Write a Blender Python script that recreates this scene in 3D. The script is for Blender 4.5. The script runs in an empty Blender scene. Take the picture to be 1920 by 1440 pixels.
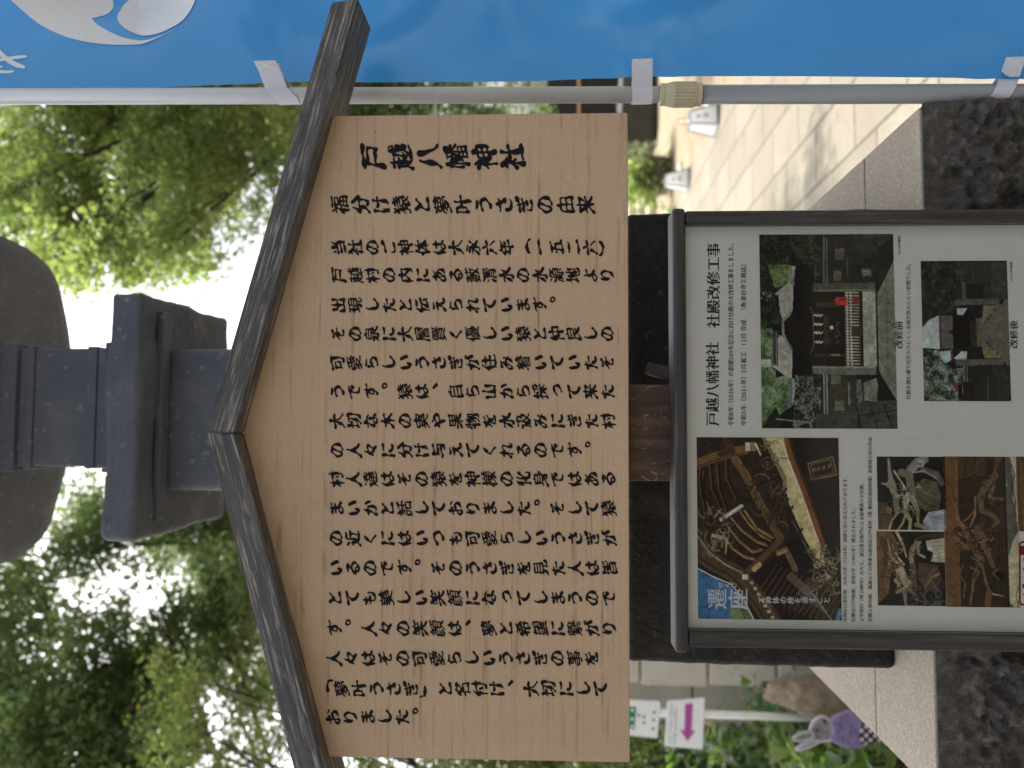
import bpy, bmesh, math, random
import numpy as np
from mathutils import Vector, Matrix

sc = bpy.context.scene
col = sc.collection
rng = np.random.default_rng(7)
random.seed(7)
R_ = math.radians

# ------------------------------------------------------------------ camera
EYE = Vector((0, 0, 1.5))
FPX = 1450.0                                   # focal length in pixels of the 1440x1920 upright frame
yaw, pit = math.atan(80 / 1450), math.atan(110 / 1450)
FWD = Vector((math.sin(yaw) * math.cos(pit), math.cos(yaw) * math.cos(pit), math.sin(pit)))
RGT = Vector((math.cos(yaw), -math.sin(yaw), 0))
UPV = RGT.cross(FWD)
cam = bpy.data.cameras.new('camera')
cam_o = bpy.data.objects.new('camera', cam)
col.objects.link(cam_o)
cam.sensor_width = 36
cam.lens = FPX / 1920 * 36
cam.clip_start, cam.clip_end = 0.05, 500
m3 = Matrix((-UPV, RGT, -FWD)).transposed()    # the photograph is turned on its side
cam_o.matrix_world = Matrix.Translation(EYE) @ m3.to_4x4()
cam.dof.use_dof = True
cam.dof.focus_distance = 1.12
cam.dof.aperture_fstop = cam.lens / 7.8
sc.camera = cam_o

# ------------------------------------------------------------------ world, sun, exposure
SUN_DIR = Vector((-0.25, 0.43, 0.866)).normalized()
w = bpy.data.worlds.new("World")
sc.world = w
w.use_nodes = True
wt = w.node_tree
sky = wt.nodes.new('ShaderNodeTexSky')
sky.sky_type = 'NISHITA'
sky.sun_disc = False
sky.sun_elevation = math.asin(SUN_DIR.z)
sky.sun_rotation = math.atan2(SUN_DIR.x, SUN_DIR.y)
sky.air_density, sky.dust_density, sky.ozone_density = 1.0, 7.0, 1.0
wt.nodes['Background'].inputs['Strength'].default_value = 0.15
hz = wt.nodes.new('ShaderNodeHueSaturation')            # a milky summer sky
hz.inputs['Saturation'].default_value = .45
hz.inputs['Value'].default_value = 1.25
wt.links.new(sky.outputs[0], hz.inputs['Color'])
wt.links.new(hz.outputs[0], wt.nodes['Background'].inputs['Color'])
sl = bpy.data.lights.new('sun', 'SUN')
sl.energy, sl.angle, sl.color = 3.8, R_(0.5), (1, .95, .86)
so = bpy.data.objects.new('sun', sl)
col.objects.link(so)
so.rotation_euler = (-SUN_DIR).to_track_quat('-Z', 'Y').to_euler()
sc.view_settings.view_transform = 'Standard'
sc.view_settings.look = 'None'
sc.view_settings.gamma = 1
sc.view_settings.exposure = 1.08
sc.render.engine = 'CYCLES'
try:
    sc.cycles.use_denoising = True
    sc.cycles.max_bounces = 8
    sc.cycles.transparent_max_bounces = 12
    sc.cycles.transmission_bounces = 5
except Exception:
    pass

# ------------------------------------------------------------------ helpers: pixels of the photograph to points of the place
def ray(x, y):
    U, V = 1440 - y, x
    return FWD + RGT * ((U - 720) / FPX) - UPV * ((V - 960) / FPX)
def at_y(x, y, D):
    d = ray(x, y); return EYE + d * (D / d.y)
def at_z(x, y, z):
    d = ray(x, y); return EYE + d * ((z - EYE.z) / d.z)

TILT = R_(2.2)
EX = Vector((1, 0, 0)); EZ = Vector((0, -math.sin(TILT), math.cos(TILT))); EN = Vector((0, -math.cos(TILT), -math.sin(TILT)))
class Plane:                                    # a slightly forward-leaning upright sheet
    def __init__(s, D): s.O = Vector((0, D, 1.5))
    def pt(s, x, y):
        d = ray(x, y); t = (s.O - EYE).dot(EN) / d.dot(EN); q = EYE + d * t - s.O
        return q.dot(EX), q.dot(EZ)
    def W(s, x, z, d=0): return s.O + EX * x + EZ * z + EN * d
BOARD = Plane(1.100)
CASE = Plane(1.085)
PAPER = Plane(1.108)

# ------------------------------------------------------------------ helpers: objects
def tag(o, label=None, cat=None, group=None, kind=None):
    if label: o['label'] = label
    if cat: o['category'] = cat
    if group: o['group'] = group
    if kind: o['kind'] = kind
    return o
def empty(name, loc, label, cat, group=None):
    o = bpy.data.objects.new(name, None); col.objects.link(o); o.location = loc
    o.empty_display_size = .1
    return tag(o, label, cat, group)
class MB:
    def __init__(s): s.v = []; s.f = []; s.lc = []; s.sm = False
    def add(s, verts, faces, lc=None):
        b = len(s.v); s.v += [Vector(p) for p in verts]
        s.lc += [Vector(p) for p in (lc if lc is not None else verts)]
        s.f += [tuple(i + b for i in f) for f in faces]
        return s
    def build(s, name, mat, parent=None, smooth=None, loc=None):
        L = Vector(parent['_loc']) if parent is not None and '_loc' in parent else (parent_loc(parent) if parent is not None else Vector(loc or (0, 0, 0)))
        me = bpy.data.meshes.new(name)
        me.from_pydata([tuple(p - L) for p in s.v], [], s.f)
        at = me.attributes.new('lc', 'FLOAT_VECTOR', 'POINT')
        at.data.foreach_set('vector', np.array([tuple(p) for p in s.lc], dtype=np.float32).ravel())
        if smooth if smooth is not None else s.sm:
            me.polygons.foreach_set('use_smooth', [True] * len(me.polygons))
        me.materials.append(mat)
        o = bpy.data.objects.new(name, me); col.objects.link(o)
        if parent is not None: o.parent = parent
        else: o.location = L
        return o
def parent_loc(o):
    L = Vector((0, 0, 0))
    while o is not None: L = L + o.location; o = o.parent
    return L
def bar(mb, O, ax, ay, az, x, y, z, bev=0, seg=2, seed=0):
    """a box in a local frame, its long side along local x for the grain"""
    bm = bmesh.new(); bmesh.ops.create_cube(bm, size=1)
    for v in bm.verts:
        v.co = Vector((x[0] + (v.co.x + .5) * (x[1] - x[0]), y[0] + (v.co.y + .5) * (y[1] - y[0]), z[0] + (v.co.z + .5) * (z[1] - z[0])))
    if bev: bmesh.ops.bevel(bm, geom=bm.edges[:], offset=bev, segments=seg, affect='EDGES', profile=.5)
    bm.verts.index_update()
    vs = [v.co.copy() for v in bm.verts]
    mb.add([O + ax * c.x + ay * c.y + az * c.z for c in vs], [[v.index for v in f.verts] for f in bm.faces], [c + Vector((seed * 3.7, seed * 1.3, seed * 2.1)) for c in vs])
    bm.free(); return mb
X_, Y_, Z_ = Vector((1, 0, 0)), Vector((0, 1, 0)), Vector((0, 0, 1))
def abox(mb, x, y, z, bev=0, seg=2): return bar(mb, Vector((0, 0, 0)), X_, Y_, Z_, x, y, z, bev, seg)
def tube(mb, pts, rad, n=12, cap=True):
    pts = [Vector(p) for p in pts]; rings = []; ref = None
    for i, p in enumerate(pts):
        t = (pts[min(i + 1, len(pts) - 1)] - pts[max(i - 1, 0)]).normalized()
        if ref is None: ref = t.orthogonal().normalized()
        a = (ref - t * ref.dot(t)).normalized(); ref = a; b = t.cross(a)
        r = rad[i] if hasattr(rad, '__len__') else rad
        rings.append([p + (a * math.cos(2 * math.pi * k / n) + b * math.sin(2 * math.pi * k / n)) * (r[k] if hasattr(r, '__len__') else r) for k in range(n)])
    vs = sum(rings, []); fs = []
    for i in range(len(pts) - 1):
        for k in range(n): fs.append((i * n + k, i * n + (k + 1) % n, (i + 1) * n + (k + 1) % n, (i + 1) * n + k))
    if cap: fs += [tuple(range(n))[::-1], tuple((len(pts) - 1) * n + k for k in range(n))]
    return mb.add(vs, fs)
def np_mesh(name, V, F, mat, parent=None, loc=None, colr=None, smooth=False, lc=None):
    """big mesh from numpy arrays: V (n,3) world, F (m,k)"""
    L = parent_loc(parent) if parent is not None else Vector(loc or (0, 0, 0))
    me = bpy.data.meshes.new(name); k = F.shape[1]
    me.vertices.add(len(V)); me.vertices.foreach_set('co', (V - np.array(L)).astype(np.float32).ravel())
    me.loops.add(F.size); me.loops.foreach_set('vertex_index', F.astype(np.int32).ravel())
    me.polygons.add(len(F)); me.polygons.foreach_set('loop_start', (np.arange(len(F)) * k).astype(np.int32))
    try: me.polygons.foreach_set('loop_total', np.full(len(F), k, dtype=np.int32))
    except Exception: pass
    if smooth: me.polygons.foreach_set('use_smooth', np.ones(len(F), dtype=bool))
    if colr is not None:
        a = me.attributes.new('col', 'FLOAT_COLOR', 'POINT')
        a.data.foreach_set('color', np.concatenate([colr, np.ones((len(colr), 1))], 1).astype(np.float32).ravel())
    a = me.attributes.new('lc', 'FLOAT_VECTOR', 'POINT'); a.data.foreach_set('vector', (V if lc is None else lc).astype(np.float32).ravel())
    me.update(calc_edges=True); me.validate()
    me.materials.append(mat)
    o = bpy.data.objects.new(name, me); col.objects.link(o)
    if parent is not None: o.parent = parent
    else: o.location = L
    return o
def grid_faces(n, m):
    i, j = np.meshgrid(np.arange(n - 1), np.arange(m - 1), indexing='ij'); a = (i * m + j).ravel()
    return np.stack([a, a + m, a + m + 1, a + 1], 1)
_pn = np.random.default_rng(3).random((64, 64, 64))
def vnoise(P, s=1.0, octv=4, gain=.5):
    """value noise 0..1 on (n,3) points"""
    out = 0; amp = 1; tot = 0; Q = P * s
    for o in range(octv):
        i = np.floor(Q).astype(int); f = Q - i; f = f * f * (3 - 2 * f); r = 0
        for dx in (0, 1):
            for dy in (0, 1):
                for dz in (0, 1):
                    wgt = (f[:, 0] if dx else 1 - f[:, 0]) * (f[:, 1] if dy else 1 - f[:, 1]) * (f[:, 2] if dz else 1 - f[:, 2])
                    r = r + wgt * _pn[(i[:, 0] + dx) % 64, (i[:, 1] + dy) % 64, (i[:, 2] + dz) % 64]
        out = out + amp * r; tot += amp; amp *= gain; Q = Q * 2.03 + 17.1
    return out / tot

# ------------------------------------------------------------------ materials
def lin(*c):
    r = [(v / 255 / 12.92 if v / 255 <= .04045 else ((v / 255 + .055) / 1.055) ** 2.4) for v in c]
    return tuple(r)
class NT:
    def __init__(s, name):
        s.m = bpy.data.materials.new(name); s.m.use_nodes = True; s.t = s.m.node_tree
        s.b = s.t.nodes['Principled BSDF']; s.out = s.t.nodes['Material Output']
        s._co = None
    def n(s, typ, **kw):
        q = s.t.nodes.new(typ)
        for k, v in kw.items():
            if hasattr(q, k): setattr(q, k, v)
            else: q.inputs[k.replace('_', ' ')].default_value = v
        return q
    def l(s, a, b): s.t.links.new(a, b)
    def co(s, scale=(1, 1, 1), rot=(0, 0, 0)):
        a = s.n('ShaderNodeAttribute', attribute_name='lc'); mp = s.n('ShaderNodeMapping')
        mp.inputs['Scale'].default_value = scale; mp.inputs['Rotation'].default_value = rot
        s.l(a.outputs['Vector'], mp.inputs['Vector']); return mp.outputs[0]
    def noise(s, scale, detail=5, rough=.55, co=None, dist=0):
        q = s.n('ShaderNodeTexNoise'); q.inputs['Scale'].default_value = scale; q.inputs['Detail'].default_value = detail
        q.inputs['Roughness'].default_value = rough; q.inputs['Distortion'].default_value = dist
        s.l(co if co is not None else s.co(), q.inputs['Vector']); return q.outputs['Fac']
    def ramp(s, fac, stops, interp='LINEAR'):
        q = s.n('ShaderNodeValToRGB'); q.color_ramp.interpolation = interp
        e = q.color_ramp.elements
        while len(e) < len(stops): e.new(.5)
        for i, (p, c) in enumerate(stops): e[i].position = p; e[i].color = (*c, 1) if len(c) == 3 else c
        s.l(fac, q.inputs[0]); return q.outputs[0]
    def mix(s, f, a, b, mode='MIX'):
        q = s.n('ShaderNodeMix', data_type='RGBA', blend_type=mode)
        for sock, v in ((q.inputs[0], f), (q.inputs[6], a), (q.inputs[7], b)):
            if hasattr(v, 'is_linked'): s.l(v, sock)
            elif isinstance(v, (int, float)): sock.default_value = v
            else: sock.default_value = (*v, 1)
        return q.outputs[2]
    def base(s, c, rough=.6, spec=.3):
        if hasattr(c, 'is_linked'): s.l(c, s.b.inputs['Base Color'])
        else: s.b.inputs['Base Color'].default_value = (*c, 1)
        s.b.inputs['Roughness'].default_value = rough; s.b.inputs['Specular IOR Level'].default_value = spec
        return s
    def bump(s, h, dist=.002, strength=1.0):
        q = s.n('ShaderNodeBump'); q.inputs['Distance'].default_value = dist; q.inputs['Strength'].default_value = strength
        s.l(h, q.inputs['Height']); s.l(q.outputs[0], s.b.inputs['Normal']); return s

def mat_weathered():
    k = NT('weathered_dark_wood')
    g = k.noise(1, 8, .65, k.co((12, 260, 260)), .6)
    g2 = k.noise(1, 5, .6, k.co((4, 60, 60)), .3)
    c1 = k.ramp(g2, [(.3, (.040, .038, .038)), (.7, (.098, .093, .090))])
    wear = k.ramp(g, [(.50, (0, 0, 0)), (.60, (1, 1, 1))])
    patch = k.ramp(k.noise(1, 4, .6, k.co((14, 55, 55))), [(.36, (0, 0, 0)), (.56, (1, 1, 1))])
    f = k.mix(1.0, wear, patch, 'MULTIPLY')
    c = k.mix(f, c1, (.27, .245, .222))
    k.base(c, .62, .3).bump(g, .0012, .9); return k.m
def mat_board():
    k = NT('pale_board_wood')
    g = k.noise(1, 6, .6, k.co((2.2, 1, 260)), .5)
    lines = k.ramp(k.noise(1, 3, .55, k.co((1.6, 1, 190)), .25), [(.53, (0, 0, 0)), (.63, (1, 1, 1))])
    br = k.ramp(k.noise(1, 4, .6, k.co((14, 1, 60))), [(.42, (0, 0, 0)), (.66, (.9, .9, .9))])
    f = k.mix(1.0, lines, br, 'MULTIPLY')
    base = k.mix(g, (.45, .315, .198), (.525, .382, .25))
    bl = k.ramp(k.noise(3.5, 4, .6), [(.3, (.93, .92, .90)), (.7, (1, 1, 1))])
    base = k.mix(1.0, base, bl, 'MULTIPLY')
    c = k.mix(f, base, (.285, .18, .108))
    vo = k.n('ShaderNodeTexVoronoi'); vo.inputs['Scale'].default_value = 16; k.l(k.co(), vo.inputs['Vector'])
    c = k.mix(k.ramp(vo.outputs['Distance'], [(.014, (.8, .8, .8)), (.03, (0, 0, 0))]), c, (.11, .075, .05))
    c = k.mix(1.0, c, k.ramp(k.noise(1, 5, .6, k.co((5, 1, 1.1))), [(.32, (.90, .885, .87)), (.62, (1, 1, 1))]), 'MULTIPLY')
    fl = k.ramp(k.noise(1, 3, .6, k.co((90, 1, 900))), [(.40, (.90, .89, .88)), (.6, (1, 1, 1))])
    c = k.mix(1.0, c, fl, 'MULTIPLY')
    k.base(c, .55, .3).bump(g, .0003, .5); return k.m
def mat_post():
    k = NT('worn_brown_wood')
    g = k.noise(1, 6, .6, k.co((6, 60, 60)), .4)
    c = k.ramp(g, [(.3, (.045, .026, .018)), (.55, (.085, .05, .033)), (.75, (.13, .085, .058))])
    scr = k.ramp(k.noise(1, 5, .7, k.co((40, 90, 14)), 1.2), [(.60, (0, 0, 0)), (.64, (1, 1, 1))])
    c = k.mix(scr, c, (.23, .15, .10))
    k.base(c, .6, .25).bump(g, .001, .8); return k.m
def mat_frame():
    k = NT('charcoal_frame_wood')
    g = k.noise(1, 7, .6, k.co((8, 150, 150)), .4)
    c = k.ramp(g, [(.35, (.018, .016, .015)), (.6, (.042, .037, .033)), (.78, (.10, .09, .08))])
    k.base(c, .5, .35).bump(g, .0008, .8); return k.m
def flat(name, c, rough=.6, spec=.3, bscale=None, bd=.0005, var=.1):
    k = NT(name); n = k.noise(60 if bscale is None else bscale, 4)
    v = k.ramp(n, [(.3, tuple(x * (1 - var) for x in c)), (.7, tuple(min(1, x * (1 + var * .6)) for x in c))])
    k.base(v, rough, spec).bump(n, bd, .6); return k.m
def mat_attr(name, rough=.5, spec=.3):
    k = NT(name); a = k.n('ShaderNodeAttribute', attribute_name='col'); k.base(a.outputs['Color'], rough, spec); return k.m
def mat_leaf(name, trans=.55, boost=(1.22, 1.38, .92)):
    k = NT(name); a = k.n('ShaderNodeAttribute', attribute_name='col')
    d = k.n('ShaderNodeBsdfPrincipled'); d.inputs['Roughness'].default_value = .42; d.inputs['Specular IOR Level'].default_value = .35
    k.l(a.outputs['Color'], d.inputs['Base Color'])
    t = k.n('ShaderNodeBsdfTranslucent'); k.l(k.mix(1.0, a.outputs['Color'], boost, 'MULTIPLY'), t.inputs['Color'])
    mx = k.n('ShaderNodeMixShader'); mx.inputs[0].default_value = trans
    k.l(d.outputs[0], mx.inputs[1]); k.l(t.outputs[0], mx.inputs[2]); k.l(mx.outputs[0], k.out.inputs['Surface'])
    k.t.nodes.remove(k.b); return k.m
def mat_banner():
    k = NT('blue_polyester')
    a = k.co((1, 1, 1)); wv = k.noise(900, 2, .5, a)
    c = k.ramp(k.noise(3, 3, .5), [(.3, (.030, .225, .54)), (.7, (.040, .26, .60))])
    d = k.b; k.base(c, .30, .95).bump(wv, .0001, .3)
    d.inputs['Sheen Weight'].default_value = .15
    t = k.n('ShaderNodeBsdfTranslucent'); k.l(c, t.inputs['Color'])
    mx = k.n('ShaderNodeMixShader'); mx.inputs[0].default_value = .38
    k.l(d.outputs[0], mx.inputs[1]); k.l(t.outputs[0], mx.inputs[2]); k.l(mx.outputs[0], k.out.inputs['Surface']); return k.m
def mat_stone_dark(name, dark, mid, light, s=9, bd=.004):
    k = NT(name); n = k.noise(s, 8, .65); n2 = k.noise(s * 7, 5, .6)
    c = k.ramp(n, [(.3, dark), (.55, mid), (.78, light)])
    sp = k.ramp(n2, [(.62, (0, 0, 0)), (.74, (1, 1, 1))])
    c = k.mix(sp, c, tuple(x * 1.6 for x in light))
    h = k.mix(.5, n, n2)
    k.base(c, .7, .3).bump(h, bd, .9); return k.m
def mat_granite(name, a, b, s=220, bd=.0012):
    k = NT(name); n = k.noise(s, 4, .7); big = k.noise(6, 4, .6)
    c = k.ramp(n, [(.32, tuple(x * .78 for x in a)), (.5, a), (.68, b)])
    c = k.mix(1.0, c, k.ramp(big, [(.3, (.86, .85, .83)), (.7, (1, 1, 1))]), 'MULTIPLY')
    k.base(c, .75, .25).bump(n, bd, .8); return k.m
def mat_paving():
    k = NT('pale_stone_paving')
    co = k.co((1, 1, 1), (0, 0, R_(90)))
    br = k.n('ShaderNodeTexBrick', offset=.45, squash=1.0)
    br.inputs['Scale'].default_value = 1; br.inputs['Brick Width'].default_value = .64; br.inputs['Row Height'].default_value = .368
    br.inputs['Mortar Size'].default_value = .009; br.inputs['Mortar Smooth'].default_value = .3; br.inputs['Bias'].default_value = 0
    br.inputs['Color1'].default_value = (.225, .205, .168, 1); br.inputs['Color2'].default_value = (.262, .242, .20, 1); br.inputs['Mortar'].default_value = (.125, .11, .085, 1)
    k.l(co, br.inputs['Vector'])
    n = k.noise(55, 6, .7); n2 = k.noise(2.2, 4, .6)
    c = k.mix(1.0, br.outputs['Color'], k.ramp(n, [(.35, (.80, .79, .77)), (.6, (1, 1, 1))]), 'MULTIPLY')
    c = k.mix(1.0, c, k.ramp(n2, [(.3, (.90, .88, .84)), (.7, (1, 1, 1))]), 'MULTIPLY')
    inv = k.n('ShaderNodeMath', operation='SUBTRACT'); inv.inputs[0].default_value = 1; k.l(br.outputs['Fac'], inv.inputs[1])
    h = k.n('ShaderNodeMath', operation='MULTIPLY_ADD'); k.l(n, h.inputs[0]); h.inputs[1].default_value = .35; k.l(inv.outputs[0], h.inputs[2])
    k.base(c, .85, .15).bump(h.outputs[0], .006, .8); return k.m
def mat_dirt(name, a, b, s=5):
    k = NT(name); n = k.noise(s, 8, .65); n2 = k.noise(s * 14, 5, .6)
    c = k.mix(1.0, k.ramp(n, [(.3, a), (.7, b)]), k.ramp(n2, [(.3, (.8, .79, .77)), (.7, (1, 1, 1))]), 'MULTIPLY')
    k.base(c, .95, .1).bump(n2, .012, .8); return k.m
def mat_strap():
    k = NT('white_webbing')
    wv = k.n('ShaderNodeTexWave', wave_type='BANDS', bands_direction='DIAGONAL'); wv.inputs['Scale'].default_value = 180; wv.inputs['Distortion'].default_value = .4
    k.l(k.co(), wv.inputs['Vector'])
    c = k.ramp(wv.outputs['Fac'], [(.2, (.50, .50, .55)), (.7, (.70, .70, .74))])
    k.base(c, .7, .2).bump(wv.outputs['Fac'], .0006, .8); return k.m
def mat_lamp():
    k = NT('white_lamp_paper'); k.base((.82, .82, .82), .6, .2); t = k.n('ShaderNodeBsdfTranslucent'); t.inputs['Color'].default_value = (.8, .8, .8, 1)
    mx = k.n('ShaderNodeMixShader'); mx.inputs[0].default_value = .6; k.l(k.b.outputs[0], mx.inputs[1]); k.l(t.outputs[0], mx.inputs[2]); k.l(mx.outputs[0], k.out.inputs['Surface']); return k.m
def mat_acrylic():
    k = NT('clear_acrylic'); fr = k.n('ShaderNodeFresnel'); fr.inputs['IOR'].default_value = 1.22
    tr = k.n('ShaderNodeBsdfTransparent'); tr.inputs['Color'].default_value = (.93, .93, .92, 1)
    gl = k.n('ShaderNodeBsdfGlossy'); gl.inputs['Roughness'].default_value = .08
    mx = k.n('ShaderNodeMixShader'); k.l(fr.outputs[0], mx.inputs[0]); k.l(tr.outputs[0], mx.inputs[1]); k.l(gl.outputs[0], mx.inputs[2])
    k.l(mx.outputs[0], k.out.inputs['Surface']); k.t.nodes.remove(k.b); return k.m

M = dict(
    weathered=mat_weathered(), board=mat_board(), post=mat_post(), frame=mat_frame(),
    ink=flat('black_ink', (.008, .008, .010), .6, .12), printink=flat('printed_ink', (.02, .02, .022), .5, .2),
    white_ink=flat('white_print', (.66, .68, .70), .5, .3, 400, .0001, .02), redink=flat('red_print', (.20, .008, .03), .5, .2),
    paper=flat('white_paper', (.74, .725, .675), .55, .25, 25, .0003, .03), photo=mat_attr('printed_photo', .6, .08), acrylic=mat_acrylic(),
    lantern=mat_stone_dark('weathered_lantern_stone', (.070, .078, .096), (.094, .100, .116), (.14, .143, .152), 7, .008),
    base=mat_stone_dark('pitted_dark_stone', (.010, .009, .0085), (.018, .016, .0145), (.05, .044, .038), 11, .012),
    cap=mat_granite('grey_granite', (.30, .262, .21), (.44, .392, .325), 260, .0015),
    rough=mat_stone_dark('rough_hewn_stone', (.035, .030, .026), (.095, .084, .072), (.24, .215, .185), 62, .012),  # wide speckle contrast puts highlights and shade of the grains into the colour
    paving=mat_paving(), dirt=mat_dirt('sandy_dirt', (.22, .18, .125), (.32, .27, .195), 3), soil=mat_dirt('dark_soil', (.035, .024, .015), (.09, .062, .035), 6),
    block=mat_granite('pale_block_stone', (.58, .52, .43), (.68, .62, .52), 90, .002), greywall=mat_granite('grey_wall_stone', (.50, .46, .385), (.58, .54, .465), 60, .002),
    rock=mat_stone_dark('brown_boulder', (.17, .12, .07), (.33, .25, .165), (.46, .37, .26), 14, .02),
    bark=mat_stone_dark('tree_bark', (.03, .022, .016), (.055, .042, .03), (.10, .08, .06), 14, .02),
    leaf=mat_leaf('backlit_leaves'), shrub=mat_leaf('garden_leaves', .5, (1.25, 1.9, .45)),
    banner=mat_banner(), pole=flat('white_coated_pole', (.50, .52, .53), .35, .4, 12, .0002, .06), pole_grey=flat('grey_pole', (.235, .24, .235), .4, .4, 12, .0002, .06),
    coupler=flat('beige_plastic', (.46, .41, .28), .45, .4), strap=mat_strap(), thread=flat('white_thread', (.85, .85, .88), .6),
    sign=flat('white_signboard', (.80, .80, .77), .4, .4), magenta=flat('magenta_print', (.40, .07, .30), .4), green=flat('green_print', (.01, .22, .11), .4),
    signink=flat('faded_ink', (.10, .11, .10), .5), post_white=flat('white_post', (.8, .78, .72), .4),
    fur=mat_attr('painted_cutout', .6, .2), lampshade=mat_lamp(), dark_ground=mat_dirt('dark_ground', (.07, .068, .064), (.10, .097, .09), 8), lampframe=flat('grey_lamp_frame', (.16, .18, .20), .5),
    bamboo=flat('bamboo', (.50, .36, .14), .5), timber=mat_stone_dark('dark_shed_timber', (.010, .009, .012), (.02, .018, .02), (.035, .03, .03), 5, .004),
    pot=flat('purple_brown_pot', (.15, .115, .105), .7), mossy=mat_stone_dark('mossy_dark_stone', (.03, .03, .022), (.055, .054, .04), (.09, .088, .065), 4, .01),
    pebble=flat('white_pebble', (.75, .73, .68), .7), black=flat('dark_gap', (.006, .006, .006), .8, .1), bolt=flat('dark_peg', (.03, .022, .016), .7),
)

# ------------------------------------------------------------------ writing: outlines of the built-in typeface, brushed or engraved
GLY = {}
def load_glyphs(chars):
    cs = sorted(set(chars) - set(' 　'))
    cu = bpy.data.curves.new('lettering_source', 'FONT'); cu.body = '\n'.join(cs); cu.space_line = 2
    o = bpy.data.objects.new('lettering_source', cu); col.objects.link(o)
    bpy.context.view_layer.objects.active = o; o.select_set(True)
    bpy.ops.object.convert(target='CURVE')
    for s in o.data.splines:
        bp = s.bezier_points; ys = [p.co.y for p in bp]; k = int(round((.38 - (min(ys) + max(ys)) / 2) / 2))
        pts = []
        for i in range(len(bp)):
            a, b = bp[i], bp[(i + 1) % len(bp)]
            p0, p1, p2, p3 = (np.array(q[:2]) for q in (a.co, a.handle_right, b.handle_left, b.co))
            n = max(1, int(math.ceil(np.linalg.norm(p3 - p0) / .045)))
            if np.linalg.norm(p1 - p0) + np.linalg.norm(p2 - p3) > .02: n = max(n, 4)
            for t in np.arange(n) / n: pts.append((1 - t) ** 3 * p0 + 3 * t * (1 - t) ** 2 * p1 + 3 * t * t * (1 - t) * p2 + t ** 3 * p3)
        P = np.array(pts); P[:, 1] += 2 * k
        GLY.setdefault(cs[k], []).append(P)
    bpy.data.objects.remove(o)
def fill(loops):
    cu = bpy.data.curves.new('fill', 'CURVE'); cu.dimensions = '2D'; cu.fill_mode = 'BOTH'
    for P in loops:
        s = cu.splines.new('POLY'); s.points.add(len(P) - 1)
        s.points.foreach_set('co', np.concatenate([P, np.zeros((len(P), 1)), np.ones((len(P), 1))], 1).astype(np.float32).ravel()); s.use_cyclic_u = True
    o = bpy.data.objects.new('fill', cu); me = o.to_mesh()
    V = np.array([v.co[:2] for v in me.vertices]).reshape(-1, 2); T = []
    for p in me.polygons:
        q = list(p.vertices); T += [(q[0], q[i], q[i + 1]) for i in range(1, len(q) - 1)]
    o.to_mesh_clear(); bpy.data.objects.remove(o); bpy.data.curves.remove(cu)
    return V, np.array(T, dtype=int).reshape(-1, 3)
CACHE = {}
def glyph(ch, style):
    bold = style == 'bold'; key = (ch, style)
    if key in CACHE: return CACHE[key]
    if bold: style = 'brush'
    loops = [p.copy() for p in GLY.get(ch, [])]
    per = sum(np.linalg.norm(np.roll(P, -1, 0) - P, axis=1).sum() for P in loops)
    g = np.random.default_rng(ord(ch)); ph = g.random(6) * 6.28
    rib_V, rib_T = [], []
    out = []
    ar = [.5 * np.sum(P[:, 0] * np.roll(P[:, 1], -1) - np.roll(P[:, 0], -1) * P[:, 1]) for P in loops]
    outer_sign = np.sign(ar[int(np.argmax(np.abs(ar)))]) if ar else 1
    for P in loops:
        if style == 'brush':
            L0 = np.linalg.norm(np.roll(P, -1, 0) - P, axis=1).sum()
            if len(P) > 7 and L0 > .45:
                for _ in range(2): P = P * .5 + .25 * (np.roll(P, 1, 0) + np.roll(P, -1, 0))
            c = P - np.array([.5, .38])
            P = np.stack([c[:, 0] * .98, c[:, 1] * .96 + c[:, 0] * .16], 1)
            P[:, 0] += .015 * np.sin(P[:, 1] * 6 + ph[0]) + .012 * np.sin(P[:, 1] * 17 + ph[1])
            P[:, 1] += .015 * np.sin(P[:, 0] * 6 + ph[2]) + .012 * np.sin(P[:, 0] * 19 + ph[3])
            P = P + np.array([.5, .38])
        out.append(P)
        t = np.roll(P, -1, 0) - np.roll(P, 1, 0); L = np.linalg.norm(t, axis=1, keepdims=True) + 1e-9; t = t / L
        nrm = np.stack([t[:, 1], -t[:, 0]], 1)                       # outward where outlines run counter-clockwise
        if style == 'brush':
            base = float(np.clip(.040 - (per - 5) * .0028, .003, .035)) + (.008 if bold else 0)
            x_, y_ = P[:, 0], P[:, 1]; area = .5 * np.sum(x_ * np.roll(y_, -1) - np.roll(x_, -1) * y_)
            if area * outer_sign < 0 and abs(area) < .12: base *= .3
            k = base * (.85 + .75 * np.sin(P[:, 0] * 9 + P[:, 1] * 8 + ph[4]))
            d = nrm * k[:, None]; d[:, 0] *= 1.35; d[:, 1] *= .85
        elif style == 'serif': d = nrm * np.array([.030, .0]) * (1 if per < 12 else .6)
        else: d = nrm * np.array([.014, .004])
        n = len(P); b = sum(len(v) for v in rib_V)
        rib_V.append(np.concatenate([P, P + d])); i = np.arange(n); j = (i + 1) % n
        rib_T.append(np.concatenate([np.stack([i, j, j + n], 1), np.stack([i, j + n, i + n], 1)]) + b)
    if not out: CACHE[key] = None; return None
    V, T = fill(out)
    RV, RT = np.concatenate(rib_V), np.concatenate(rib_T)
    z = np.concatenate([np.zeros(len(V)), np.full(len(RV), .4)])
    CACHE[key] = (np.concatenate([V, RV]), np.concatenate([T, RT + len(V)]), z); return CACHE[key]
SIGN = [1]
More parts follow.
